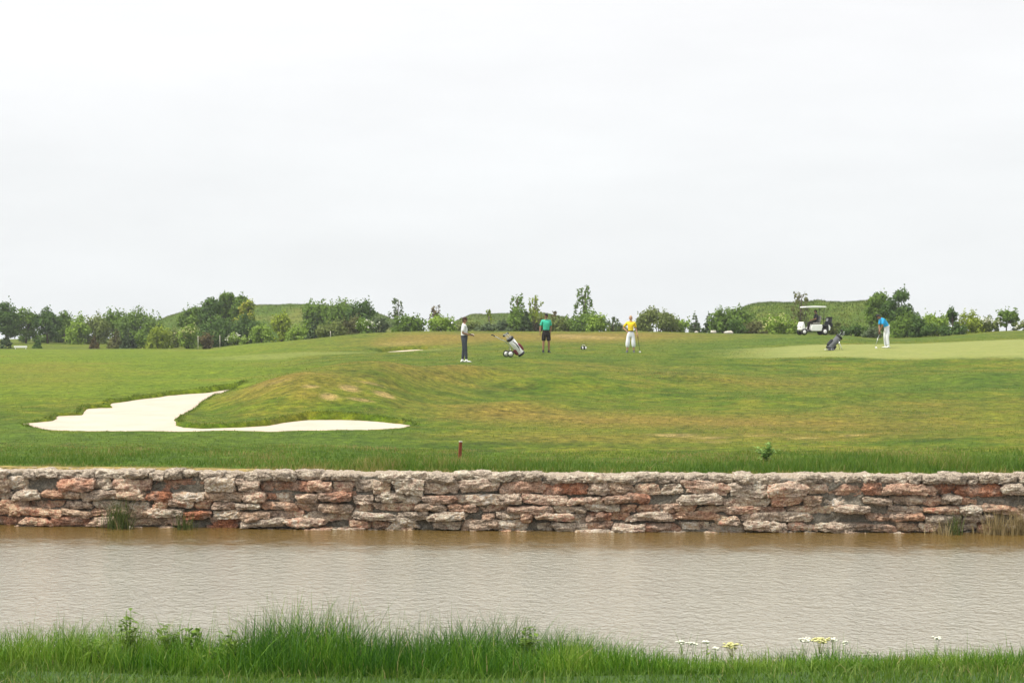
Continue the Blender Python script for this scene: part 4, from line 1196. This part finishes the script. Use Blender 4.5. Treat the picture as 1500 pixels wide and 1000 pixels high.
    for sd_ in 'LR':
        a = P['a' + sd_]; fw = Vector(D_.get('f' + sd_, (.15 if sd_ == 'L' else -.15, -1, 0))).normalized()
        sh = MB()
        prof = [(-.075, .036, .05), (-.03, .040, .062), (.03, .040, .055), (.09, .047, .042), (.15, .044, .032), (.19, .028, .022)]
        sd2 = fw.cross(Vector((0, 0, 1)))
        V, Fs = [], []; m = 10
        z0 = a.z - .075 * s
        for (u, w_, h_) in prof:
            for k in range(m):
                th = 2 * math.pi * k / m
                V.append(tuple(Vector((a.x, a.y, z0)) + (fw * u + sd2 * math.cos(th) * w_ + Vector((0, 0, h_ * .55 + math.sin(th) * h_ * .6))) * s))
        for i in range(len(prof) - 1):
            for k in range(m): Fs.append((i * m + k, i * m + (k + 1) % m, (i + 1) * m + (k + 1) % m, (i + 1) * m + k))
        Fs += [tuple(range(m)), tuple(range((len(prof) - 1) * m, len(prof) * m))]
        sh.add(V, Fs)
        sh.tube([tuple(a + Vector((0, 0, -.04 * s))), tuple(a + Vector((0, 0, .03 * s)))], [.048 * s, .046 * s], 10)
        sh.build("shoe", outfit['shoes'], root, True)
    # hair, or a cap
    hm = MB()
    def hair_f(d): return 1.09 if (d.z > .25 or (d.y > -.05 and d.z > -.45)) else .90
    hm.ball((0, .004, .006), (.076, .096, .118), 18, 14, 0, hair_f)
    o = MB(); o.add([tuple(hc + Rm @ (Vector(v) * s)) for v in hm.v], hm.f); o.build("hair", outfit['hair'], root, True)
    if outfit.get('cap'):
        hm = MB()
        hm.ball((0, .006, .05), (.088, .108, .082), 18, 10, 0, lambda d: 1 if d.z > -.1 else .93)
        hm.add([(x_ * .075 * math.sqrt(max(0, 1 - (y_ * .75) ** 2)) if False else x_ * .07 * (1 - .35 * y_), -.085 - y_ * .08, .055 + z_ - .012 * y_) for y_ in (0, 1) for x_ in (-1, -.4, .4, 1) for z_ in (0, .008)],
               [(0, 2, 10, 8), (2, 4, 12, 10), (4, 6, 14, 12), (1, 9, 11, 3), (3, 11, 13, 5), (5, 13, 15, 7), (8, 10, 11, 9), (10, 12, 13, 11), (12, 14, 15, 13), (0, 8, 9, 1), (6, 7, 15, 14), (0, 1, 3, 2), (2, 3, 5, 4), (4, 5, 7, 6)])
        o = MB(); o.add([tuple(hc + Rm @ (Vector(v) * s)) for v in hm.v], hm.f); o.build("cap", outfit['cap'], root, True)
    if outfit.get('glove'):
        gm = MB(); w_ = P['w' + outfit['glove']]; dv = Vector(D_.get('hd' + outfit['glove'], w_ - P['e' + outfit['glove']]))
        hand(gm, tuple(w_), tuple(dv), D_.get('in' + outfit['glove'], (-1, -.3, 0)), D_.get('curl', .55), s * 1.22)
        gm.build("glove", M['shirt_white'], root, True)
    return root, P

def golf_club(a, b, label, group=None, putter=False, parent_loc=None):
    """a: top of the grip, b: heel of the head (world points)"""
    a, b = Vector(a), Vector(b)
    root = empty("golf_club", b, 0, label, "golf club", group)
    L = a - b
    m = MB(); m.tube([(0, 0, 0), tuple(L * .74)], [.008, .009], 8); m.build("shaft", M['black'] if not putter else M['steel'], root, True)
    m = MB(); m.tube([tuple(L * .72), tuple(L)], [.011, .014], 8); m.build("grip", M['black'], root, True)
    m = MB()
    if putter: m.box((-.0, -.05, .005), (.03, .12, .028), None)
    else: m.ball((0, -.035, .0), (.050, .075, .048), 10, 8)
    m.build("club_head", M['steel'], root, True)
    return root

def spot(px, py, d0, d1):
    return at(px, find_d(px, py, d0, d1))
L1 = spot(680, 530.5, 64, 74)
make_person(L1, R(90), 1.80, "golfer in white shirt and dark trousers seen from the side, club over the shoulder",
    dict(eL=(.20, .06, 1.13), eR=(-.20, .06, 1.13), wL=(.09, -.22, 1.06), wR=(-.08, -.24, 1.06), hdL=(-.2, -1, .1), hdR=(.2, -1, .1), inL=(-.6, 0, -.8), inR=(.6, 0, -.8), aL=(.095, .07, .085), aR=(-.095, -.09, .085), kL=(.095, .02, .50), kR=(-.095, -.06, .50), look=(0, -1, -.25), curl=.9),
    dict(skin=M['tan'], hair=M['hair'], cap=M['hair'], shirt=M['shirt_white'], legs=M['trouser_slate'], shoes=M['white'], glove='L'))
golf_club(L1 + Vector((.40, -.10, 1.04)), L1 + Vector((-.48, -.06, 1.56)), "silver headed golf club resting on the shoulder of the white shirted golfer")
L2 = spot(800, 516.5, 74, 90)
make_person(L2, R(12), 1.84, "golfer in teal polo shirt and black shorts with head bowed and arms hanging",
    dict(head=(0, -.055, 1.635), look=(.05, -1, -.55), eR=(-.26, .02, 1.15), wR=(-.29, -.04, .90), eL=(.23, .04, 1.15), wL=(.20, .02, .93), aL=(.13, .02, .085), aR=(-.13, .02, .085), kL=(.12, -.015, .50), kR=(-.12, -.015, .50)),
    dict(skin=M['tan'], hair=M['black_hair'], shirt=M['shirt_teal'], legs=M['short_black'], leg='short', legw=1.22, shoes=M['dark'], loose=1.2))
L3 = spot(924, 516.5, 74, 90)
make_person(L3, R(-8), 1.74, "golfer in yellow shirt and wide white trousers with one hand on the hip",
    dict(eR=(-.37, .10, 1.19), wR=(-.185, -.02, 1.02), hdR=(.5, -.5, -.5), inR=(.6, .6, 0), eL=(.24, .03, 1.14), wL=(.30, -.03, .90), aL=(.14, .02, .085), aR=(-.17, -.02, .085), kL=(.125, -.015, .50), kR=(-.14, -.035, .50), look=(.1, -1, -.08), curl=.7),
    dict(skin=M['skin'], hair=M['hair_pale'], shirt=M['shirt_yellow'], legs=M['trouser_white'], leg='plus', legw=1.12, shoes=M['grey'], loose=1.04))
golf_club(L3 + Vector((.31, -.10, .86)), L3 + Vector((.42, -.12, .03)), "dark thin golf club held down beside the leg of the yellow shirted golfer")
L4 = spot(1298, 509.5, 76, 86)
make_person(L4, R(-78), 1.76, "golfer in bright blue shirt and white trousers bending over a putt",
    dict(pelvis=(0, .06, .93), waist=(0, .0, 1.07), chest=(0, -.12, 1.22), top=(0, -.21, 1.32), neck=(0, -.29, 1.39), head=(0, -.38, 1.46), look=(0, -.62, -.8),
         sL=(.165, -.21, 1.31), sR=(-.165, -.21, 1.31), eL=(.19, -.27, 1.04), eR=(-.19, -.26, 1.04), wL=(.035, -.32, .82), wR=(-.035, -.31, .76), hdL=(-.1, -.15, -1), hdR=(.1, -.15, -1), inL=(-1, 0, 0), inR=(1, 0, 0),
         hL=(.088, .06, .89), hR=(-.088, .06, .89), kL=(.13, .0, .48), kR=(-.13, .0, .48), aL=(.15, .05, .085), aR=(-.15, .05, .085), curl=1.0),
    dict(skin=M['tan'], hair=M['black_hair'], shirt=M['shirt_blue'], legs=M['trouser_white'], shoes=M['white'], belt=M['white'], legw=1.15))
golf_club(L4 + Vector((-.27, -.10, .86)), L4 + Vector((-.58, -.28, .04)), "putter held low by the golfer in the bright blue shirt", None, True)
bm_ = MB(); bm_.ball((0, 0, .03), .05, 14, 10)
gb = bm_.build("golf_ball", M['white'], None, True)
q_ = at(1283.5, L4.y - .35); gb.location = q_
tag(gb, "white golf ball on the green in front of the putter", "golf ball")

# ------------------------------------------------------------------ golf bags, trolley, cart
def golf_bag(base, top, cols, label, group=None, pockets=True, r0=.135):
    """cols: body, pocket, trim"""
    b0, b1 = Vector(base), Vector(top)
    root = empty("golf_bag", b0, 0, label, "golf bag", group)
    ax = (b1 - b0); L = ax.length; ax.normalize()
    q = ax.to_track_quat('Z', 'Y').to_matrix()
    def put(m, name, mat, bevel=0):
        o = MB(); o.add([tuple(q @ Vector(v)) for v in m.v], m.f, 0); return o.build(name, mat, root, True, bevel)
    m = MB(); m.tube([(0, 0, .05), (0, 0, .10), (0, 0, L * .5), (0, 0, L * .9)], [r0 * .95, r0, r0 * .92, r0 * .98], 16); put(m, "body", cols[0])
    m = MB(); m.tube([(0, 0, 0), (0, 0, .02), (0, 0, .10)], [r0 * .95, r0 * 1.04, r0 * 1.04], 16); put(m, "base", M['black'])
    m = MB(); m.tube([(0, 0, L * .88), (0, 0, L * .98), (0, 0, L)], [r0 * 1.0, r0 * 1.12, r0 * 1.05], 16); put(m, "collar", cols[2])
    for sx, zz, h_, w_ in ((1, .34, .42, .16), (-1, .28, .30, .15)):
        m = MB(); m.ball((0, sx * r0 * .95, L * zz), (w_ * .75, .075, h_ * .5), 14, 10, 0, lambda d: 1 / max(abs(d.x), abs(d.y) * .9, abs(d.z), .72) * .86); put(m, "pocket", cols[1])
    m = MB(); m.tube([(r0 * .9, 0, L * .82), (r0 * 1.9, 0, L * .66), (r0 * 1.8, 0, L * .42), (r0 * .95, 0, L * .28)], [.014, .024, .024, .014], 8); put(m, "strap", M['black'])
    return root, q, L

def clubs_in(base, top, n, label, group, seed, r0=.135):
    b0, b1 = Vector(base), Vector(top); ax = (b1 - b0).normalized(); rr = random.Random(seed)
    u = ax.cross(Vector((0, 1, 0.1))).normalized(); w_ = ax.cross(u)
    first = None
    for k in range(n):
        a_ = 2 * math.pi * k / n + rr.random() * .5
        p0 = b0 + ax * .12 + (u * math.cos(a_) + w_ * math.sin(a_)) * r0 * .45
        p1 = b1 + ax * rr.uniform(.12, .24) + (u * math.cos(a_) + w_ * math.sin(a_)) * r0 * .75
        root = empty("golf_club", p1, 0, label, "golf club", group)
        m = MB(); m.tube([tuple(p0 - p1), (0, 0, 0)], [.006, .006], 6); m.build("shaft", M['steel'], root, True)
        m = MB()
        if k % 3 == 0: m.ball(tuple(ax * .03 + u * .03), (.05, .06, .045), 10, 8); m.build("head_cover", M['black'], root, True)
        else: m.box(tuple(ax * .02 + u * .025), (.075, .02, .05), (0, rr.uniform(-.6, .6), rr.uniform(0, 3))); m.build("club_head", M['steel'], root, False, .006)

# bag trolley by the man in the white shirt
TL = spot(748, 523, 66, 78)
tr_ = empty("golf_trolley", TL, R(20), "two wheeled pull trolley carrying a white and maroon golf bag", "golf trolley")
m = MB(); m.tube([(.30, 0, .12), (-.05, 0, .45), (-.22, 0, .66), (-.44, 0, .74), (-.74, 0, .90)], .016, 8)
m.tube([(-.10, -.27, .15), (-.02, 0, .42), (-.10, .27, .15)], .013, 8); m.tube([(.30, 0, .12), (.42, 0, .05), (.50, 0, .08)], .014, 8)
m.tube([(.28, -.10, .15), (.28, .10, .15)], .014, 8); m.build("frame", M['steel'], tr_, True)
m = MB(); m.tube([(-.70, 0, .88), (-.80, 0, .93), (-.86, 0, .93)], [.022, .026, .024], 8); m.build("handle", M['black'], tr_, True)
for sy in (-1, 1):
    m = MB()
    m.tube([(-.10, sy * .27 - .018, .145), (-.10, sy * .27 + .018, .145)], .095, 16)
    w_ = m.build("wheel", M['white'], tr_, True)
    m = MB(); n_ = 20
    for a0 in range(n_):
        pass
    m.tube([(-.10 + .12 * math.cos(2 * math.pi * k / n_), sy * .27, .145 + .12 * math.sin(2 * math.pi * k / n_)) for k in range(n_ + 1)], .024, 8, 0, False)
    m.build("tyre", M['rubber'], w_, True)
cz_, sz_ = math.cos(R(20)), math.sin(R(20))
def tl(x, y, z): return TL + Vector((x * cz_ - y * sz_, x * sz_ + y * cz_, z))
B0, B1 = tl(.50, -.02, .10), tl(-.06, -.02, .80)
golf_bag(B0, B1, (M['white'], M['maroon'], M['black']), "white golf bag with maroon pockets strapped on the pull trolley", None, True, .15)
clubs_in(B0, B1, 6, "golf club standing in the white and maroon bag on the trolley", "clubs in the trolley bag", 3)

# stand bag at the edge of the green
SL = spot(1212, 513, 72, 84)
S0, S1_ = SL + Vector((.04, 0, .05)), SL + Vector((.60, .04, .66))
sb, _, _ = golf_bag(S0, S1_, (M['grey'], M['dark'], M['black']), "dark grey and black golf bag on its stand left on the putting green", None, True, .16)
m = MB()
for sy in (-1, 1): m.tube([(.44, sy * .06, .50), (.62, sy * .30, -.08)], .013, 8)
m.build("stand_leg", M['steel'], sb, True)
clubs_in(S0, S1_, 5, "golf club with its head out of the dark grey stand bag", "clubs in the stand bag", 5)
m = MB(); m.add(*(lambda g_: ([(x_ * .06 - .18, y_ * .05 - .22, .012 + .025 * abs(math.sin(x_ * 1.3 + y_))) for y_ in range(5) for x_ in range(8)] + [(x_ * .06 - .18, y_ * .05 - .22, .0) for y_ in range(5) for x_ in range(8)],
    [(y_ * 8 + x_, y_ * 8 + x_ + 1, y_ * 8 + x_ + 9, y_ * 8 + x_ + 8) for y_ in range(4) for x_ in range(7)] + [(40 + y_ * 8 + x_, 40 + y_ * 8 + x_ + 8, 40 + y_ * 8 + x_ + 9, 40 + y_ * 8 + x_ + 1) for y_ in range(4) for x_ in range(7)]))(0))
tw = m.build("towel", M['shirt_white'], None, True, 0, SL + Vector((.02, -.05, .02)))
tag(tw, "white towel lying at the foot of the dark golf bag on the green", "towel")

# small black and white bag on the grass
KL = spot(855, 512, 84, 94)
k_ = empty("carry_bag", KL, R(15), "small black and white bag lying on the grass between the teal and yellow shirted golfers", "bag")
m = MB(); m.tube([(-.20, 0, .13), (-.16, 0, .13), (.16, 0, .13), (.20, 0, .13)], [.09, .12, .12, .09], 14); m.build("body", M['black'], k_, True)
for sx in (-.10, .13):
    m = MB(); m.ball((sx, -.09, .12), (.065, .06, .09), 12, 8); m.build("pocket", M['white'], k_, True)
m = MB(); m.tube([(-.14, 0, .24), (-.07, 0, .33), (.07, 0, .33), (.14, 0, .24)], .012, 8); m.build("handle", M['white'], k_, True)

k_.scale = (.72, .72, .72)

# golf cart, seen from its left side
CL = at(1191, 108)
ca = empty("golf_cart", CL, R(7), "white golf cart with a flat white roof parked behind the putting green", "golf cart")
KX = .88
ca.scale = (KX, .95, .98)
def hw(y_): return y_
m = MB()
m.prism([(-1.02, .34), (-.99, .62), (-.92, .84), (-.84, .86), (-.78, .70), (-.70, .40), (-.72, .26), (-.90, .26)], -.52, .52)
m.build("front_cowl", M['white'], ca, False, .04)
m = MB(); m.prism([(-.70, .24), (-.70, .30), (-.16, .30), (-.16, .24)], -.50, .50); m.build("floor", M['black'], ca, False, .01)
m = MB(); m.prism([(-.30, .26), (-.34, .42), (-.24, .66), (.50, .68), (.54, .50), (.50, .44), (.46, .26)], -.56, .56)
m.build("body", M['white'], ca, False, .04)
m = MB(); m.prism([(.545, .50), (.515, .675), (.96, .655), (.98, .34), (.92, .30), (.86, .44), (.76, .52), (.64, .53)], -.54, .54)
m.build("rear_panel", M['black'], ca, False, .02)
m = MB(); m.prism([(.975, .66), (1.06, .62), (1.12, .48), (1.06, .30), (.995, .30)], -.56, .56)
m.build("rear_bumper", M['white'], ca, False, .02)
m = MB(); m.prism([(-.86, .22), (-.86, .28), (1.0, .28), (1.0, .22)], -.36, .36); m.build("chassis", M['black'], ca)
seat = MB(); seat.box((.10, 0, .74), (.52, 1.04, .13)); so = seat.build("seat", M['seat'], ca, False, .04)
m = MB(); m.box((.40, 0, 1.02), (.11, 1.02, .42), (0, R(10), 0)); m.build("backrest", M['seat'], so, False, .04)
m = MB(); m.prism([(-.80, 1.78), (-.72, 1.85), (.0, 1.88), (.74, 1.86), (.82, 1.80), (.78, 1.765), (-.76, 1.755)], -.60, .60); m.build("roof", M['white'], ca, False, .03)
for x0, x1 in ((-.88, -.66), (.60, .66)):
    for sy in (-1, 1):
        m = MB(); m.tube([(x0, sy * .48, .66), (x1, sy * .52, 1.78)], .018, 8); m.build("roof_post", M['black'], ca, True)
m = MB(); m.tube([(-.80, -.22, .72), (-.50, -.22, .98)], .02, 8)
m.tube([(-.48 + .05 * math.cos(a_ * math.pi / 10), -.22 + .17 * math.sin(a_ * math.pi / 10), .99 + .16 * math.cos(a_ * math.pi / 10)) for a_ in range(21)], .014, 6, 0, False)
m.build("steering_wheel", M['black'], ca, True)
for x_, r_ in ((-.82, .21), (.70, .23)):
    for sy in (-1, 1):
        m = MB(); m.tube([(x_, sy * .52 - .08, r_), (x_, sy * .52 + .08, r_)], [r_ * .98, r_ * .98], 22)
        w_ = m.build("wheel", M['rubber'], ca, True)
        m = MB(); m.tube([(x_, sy * .52 + sy * .05, r_), (x_, sy * .52 + sy * .09, r_)], [r_ * .62, r_ * .52], 18); m.build("rim", M['white'], w_, True)
m = MB(); m.box((1.18, 0, .42), (.20, .84, .04)); m.build('bag_shelf', M['black'], ca); m = MB(); m.tube([(.62, -.42, 1.08), (.92, -.42, 1.02), (.92, .42, 1.02), (.62, .42, 1.08)], .016, 8); m.build("bag_rack", M['black'], ca)
for sy in (-1, 1):
    m = MB(); m.ball((-1.055, sy * .34, .55), (.03, .075, .05), 10, 8); m.build("headlight", M['steel'], ca, True)
cc_, cs_ = math.cos(R(7)), math.sin(R(7))
def cw(x, y, z): return CL + Vector((x * KX * cc_ - y * cs_, x * KX * cs_ + y * cc_, z))
for (x_, y_, cols, lab) in ((1.10, -.24, (M['black'], M['dark'], M['black']), "black golf bag on the near side of the cart rear"), (1.12, .22, (M['white'], M['grey'], M['black']), "white and grey golf bag on the far side of the cart rear")):
    b0, b1 = cw(x_, y_, .46), cw(x_ + .10, y_, 1.14)
    golf_bag(b0, b1, cols, lab, "bags on the cart", True, .13)
make_person(cw(.12, -.22, -.03), R(-83), 1.72, "person in dark clothes sitting in the golf cart",
    dict(pelvis=(0, .0, .90), waist=(0, .03, 1.03), chest=(0, .05, 1.20), top=(0, .04, 1.33), neck=(0, .02, 1.42), head=(0, -.01, 1.535), sL=(.17, .04, 1.32), sR=(-.17, .04, 1.32), eL=(.23, -.06, 1.07), eR=(-.23, -.06, 1.07), wL=(.10, -.27, .99), wR=(-.12, -.27, .98), hdL=(-.3, -1, 0), hdR=(.3, -1, 0),
         hL=(.09, -.04, .87), hR=(-.09, -.04, .87), kL=(.12, -.44, .86), kR=(-.12, -.44, .86), aL=(.12, -.52, .43), aR=(-.12, -.50, .43)),
    dict(skin=M['tan'], hair=M['black_hair'], shirt=M['dark'], legs=M['short_black'], shoes=M['black']))

# ------------------------------------------------------------------ small things on the course
q_ = spot(674, 671, 29, 34)
st = empty("wooden_stake", q_, R(20), "short reddish brown wooden stake in the long grass behind the wall", "stake")
m = MB(); m.box((0, 0, .12), (.055, .045, .36), (0, R(3), 0)); m.build("post", M['wood'], st, False, .004)
m = MB(); m.box((.011, 0, .311), (.060, .050, .022), (0, R(3), 0)); m.build("cap", M['straw'] if False else M['rock'], st, False, .004)

def stake(px, py, D, h, label):
    q_ = at(px, D); m = MB(); m.tube([(0, 0, -.1), (.01, 0, h * .5), (0, .01, h)], [.026, .025, .022], 8)
    o = m.build("white_stake", M['rock'], None, True, 0, q_); return tag(o, label, "stake", "white stakes along the bushes")
stake(290, 508, 146, 1.15, "thin white stake left of the low dark red shrub")
stake(322, 507, 146, 1.10, "thin white stake right of the low dark red shrub")
stake(484, 495, 116, .42, "small white marker stake on the rising edge of the fairway below the olive bush")
q_ = at(30, 149)
lb = empty("white_board", q_, R(2), "low white board on the grass between the two small firs at the left edge", "board")
m = MB(); m.box((0, 0, .20), (1.15, .05, .16)); m.build("panel", M['white'], lb, False, .01)
for sx in (-.45, .45):
    m = MB(); m.box((sx, .05, .05), (.06, .06, .32)); m.build("leg", M['white'], lb, False, .005)
def rock(px, D, w_, h_, label, seed):
    rr = random.Random(seed); q_ = at(px, D)
    m = MB(); o1 = [rr.random() * 10 for _ in range(3)]
    m.ball((0, 0, h_ * .35), (w_ / 2, w_ / 2.6, h_ * .65), 18, 12, 0, lambda d: 1 + .18 * math.sin(d.x * 5 + o1[0]) * math.cos(d.y * 4 + o1[1]) + .10 * math.sin(d.z * 9 + o1[2]))
    return tag(m.build("rock", M['rock'], None, True, 0, q_), label, "rock", "pale rocks on the ridge")
rock(1045, 117, .42, .20, "small pale rock on the ridge below the two firs", 1)
rock(1068, 116, .62, .20, "longer pale rock on the ridge left of the tan dry brush", 2)
rock(1020, 118, .26, .12, "smallest pale rock on the ridge under the blue grey fir", 3)

# broad-leaved weeds
def weed(name, loc, h, w_, n, mat, label, cat, seed, size=.05, group=None, flower=None, fl_mat=None):
    rr = np.random.default_rng(seed)
    root = empty(name, loc, 0, label, cat, group)
    st_ = MB(); V = []; T = []
    k = max(2, n // 14)
    for i in range(k):
        a_ = rr.uniform(0, 6.28); l_ = rr.uniform(.2, 1) * w_ / 2; hh = h * rr.uniform(.65, 1)
        tip = np.array([math.cos(a_) * l_, math.sin(a_) * l_, hh])
        st_.tube([(0, 0, -.02), tuple(tip * np.array([.4, .4, .55])), tuple(tip)], [.003, .0025, .0015], 5)
        for j in range(n // k):
            u = rr.uniform(.15, 1.0)
            c_ = tip * np.array([u ** 1.4, u ** 1.4, u])
            az = rr.uniform(0, 6.28); el_ = rr.uniform(-.2, .8); L = size * rr.uniform(.7, 1.4) * (1.25 - .5 * u)
            d = np.array([math.cos(az) * math.cos(el_), math.sin(az) * math.cos(el_), math.sin(el_)])
            sd_ = np.cross(d, [0, 0, 1.0]); sd_ /= np.linalg.norm(sd_) + 1e-9
            V += [c_, c_ + d * L * .5 + sd_ * L * .24, c_ + d * L + np.array([0, 0, -L * .15]), c_ + d * L * .5 - sd_ * L * .24]
            T += [np.clip(rr.normal(.5, .25), 0, 1)] * 4
    np_mesh("leaf", np.array(V), [np.arange(len(V)).reshape(-1, 4)], mat, root, dict(tint=np.array(T)))
    root.children[0]["kind"] = "stuff"
    st_.build("stem", M['green_stem'], root, True)
    if flower:
        m = MB(); rr2 = random.Random(seed)
        for _ in range(flower):
            x_, y_, z_ = rr2.gauss(0, w_ * .22), rr2.gauss(0, w_ * .2), h + rr2.gauss(0, w_ * .08)
            (m.tube([(x_ * .1, y_ * .1, h * .72), (x_, y_, z_)], .0010, 4) if _ % 4 == 0 else None)
            m.ball((x_, y_, z_), (.009, .009, .005), 6, 4)
        m.build("flower_head", fl_mat or M['blossom_white'], root, True)
    return root
q_ = spot(1122, 677, 28.6, 33)
weed("weed_plant", q_, .38, .62, 170, FOL['weed'], "single pale leaved weed standing in the grass above the wall", "plant", 3, .11)
def nb_pt(px, d):
    x = (px - 750) * d / F; return Vector((x, d, float(bank_z(np.array([x]), np.array([d]))[0])))
for i, (px, d, h, w_, lab) in enumerate([(186, 9.35, .40, .20, "upright leafy weed clump rising above the grass at the lower left"), (246, 9.3, .33, .16, "small yellowish leafy weed right of the upright clump at the lower left"),
        (140, 9.0, .24, .22, "low broad leafed weed in the grass at the lower left corner"), (330, 9.05, .25, .26, "broad leafy weed low in the grass left of the tallest grass tuft"), (280, 9.4, .31, .14, "thin leafy weed between the yellowish weed and the tallest grass tuft"), (773, 9.5, .34, .12, "dark leafed weed poking out of the grass near the middle of the bank")]):
    weed("leafy_weed", nb_pt(px, d), h * .9, w_, 120, FOL['green'], lab, "plant", 20 + i, .060)
for i, (px, py, w_, k, lab) in enumerate([(998, 937, .035, 9, "leftmost small white flower umbel above the grass on the right"), (1015, 938, .03, 7, "small white umbel second from the left on the near bank"), (1035, 936, .035, 8, "flat white umbel left of the largest cream flower head"), (1073, 941, .055, 26, "largest round cream flower head of the left flower group"),
        (1050, 945, .03, 6, "low white umbel just left of the largest round cream flower head"), (1181, 933, .045, 16, "first white umbel of the right flower group"), (1201, 933, .06, 24, "widest white flower head of the right flower group"), (1222, 933, .035, 9, "small white umbel right of the widest flower head"), (1238, 937, .03, 6, "smallest white umbel at the right end of the right flower group"), (1373, 930, .03, 7, "lone white umbel near the right edge of the bank")]):
    d = 9.9; g = nb_pt(px, d); z = CZ + (480 - py - 4) * d / F
    weed("flowering_weed", g, z - g.z, w_ * 1.8, 14, FOL['light'], lab, "wild flower", 40 + i, .03, "white wild flowers on the near bank", k * 2, M['blossom_cream'] if k > 20 else M['blossom_white'])

# reeds and dead grass growing at the foot of the wall
def reeds(px, ztop, wd, n, mat, label, seed, cat="reeds", z0=-.05, off=.34, ns=0, lean=.35):
    rr = np.random.default_rng(seed)
    x0 = (px - 750) * 27.4 / F; y0 = float(wall_y(np.array([x0]))[0]) - off
    root = empty("reed_clump", (x0, y0, 0), 0, label, cat, "plants growing from the stone wall")
    P = np.stack([rr.normal(0, wd / 2.6, n), rr.normal(0, .06, n), np.full(n, z0)], 1)
    h = (ztop - z0) * rr.uniform(.45, 1.05, n)
    o = blades("blade", P, h, rr.uniform(.008, .016, n), mat, 3, lean, seed, None, root); o["kind"] = "stuff"
    if ns:
        P = np.stack([rr.normal(0, wd / 4, ns), rr.normal(0, .05, ns) - .05, np.full(ns, z0)], 1)
        o = blades("dry_stem", P, (ztop - z0) * rr.uniform(.3, .6, ns), rr.uniform(.010, .018, ns), M['straw'], 3, .6, seed + 1, None, root); o["kind"] = "stuff"
reeds(162, .62, .26, 170, M['reed'], "grey green reed clump with pale broken stems before the wall at the left", 301, ns=14)
reeds(262, .42, .20, 60, M['reed'], "small thin reed clump right of the bigger left one", 302)
reeds(1396, .48, .12, 60, M['reed'], "narrow green reed clump at the wall near the right edge", 303, ns=5)
reeds(1380, .30, .30, 60, M['straw'], "low straw coloured grass at the foot of the narrow green reeds", 304)
reeds(1456, .50, .26, 130, M['straw'], "straw coloured dead grass hanging on the wall left of the last clump", 305)
reeds(1492, .55, .30, 190, M['straw'], "thick dry grass clump on the wall at the right edge", 306, ns=10)
reeds(1440, .26, .20, 50, M['straw'], "short dead grass stubble between the green reeds and the dry clumps", 307)
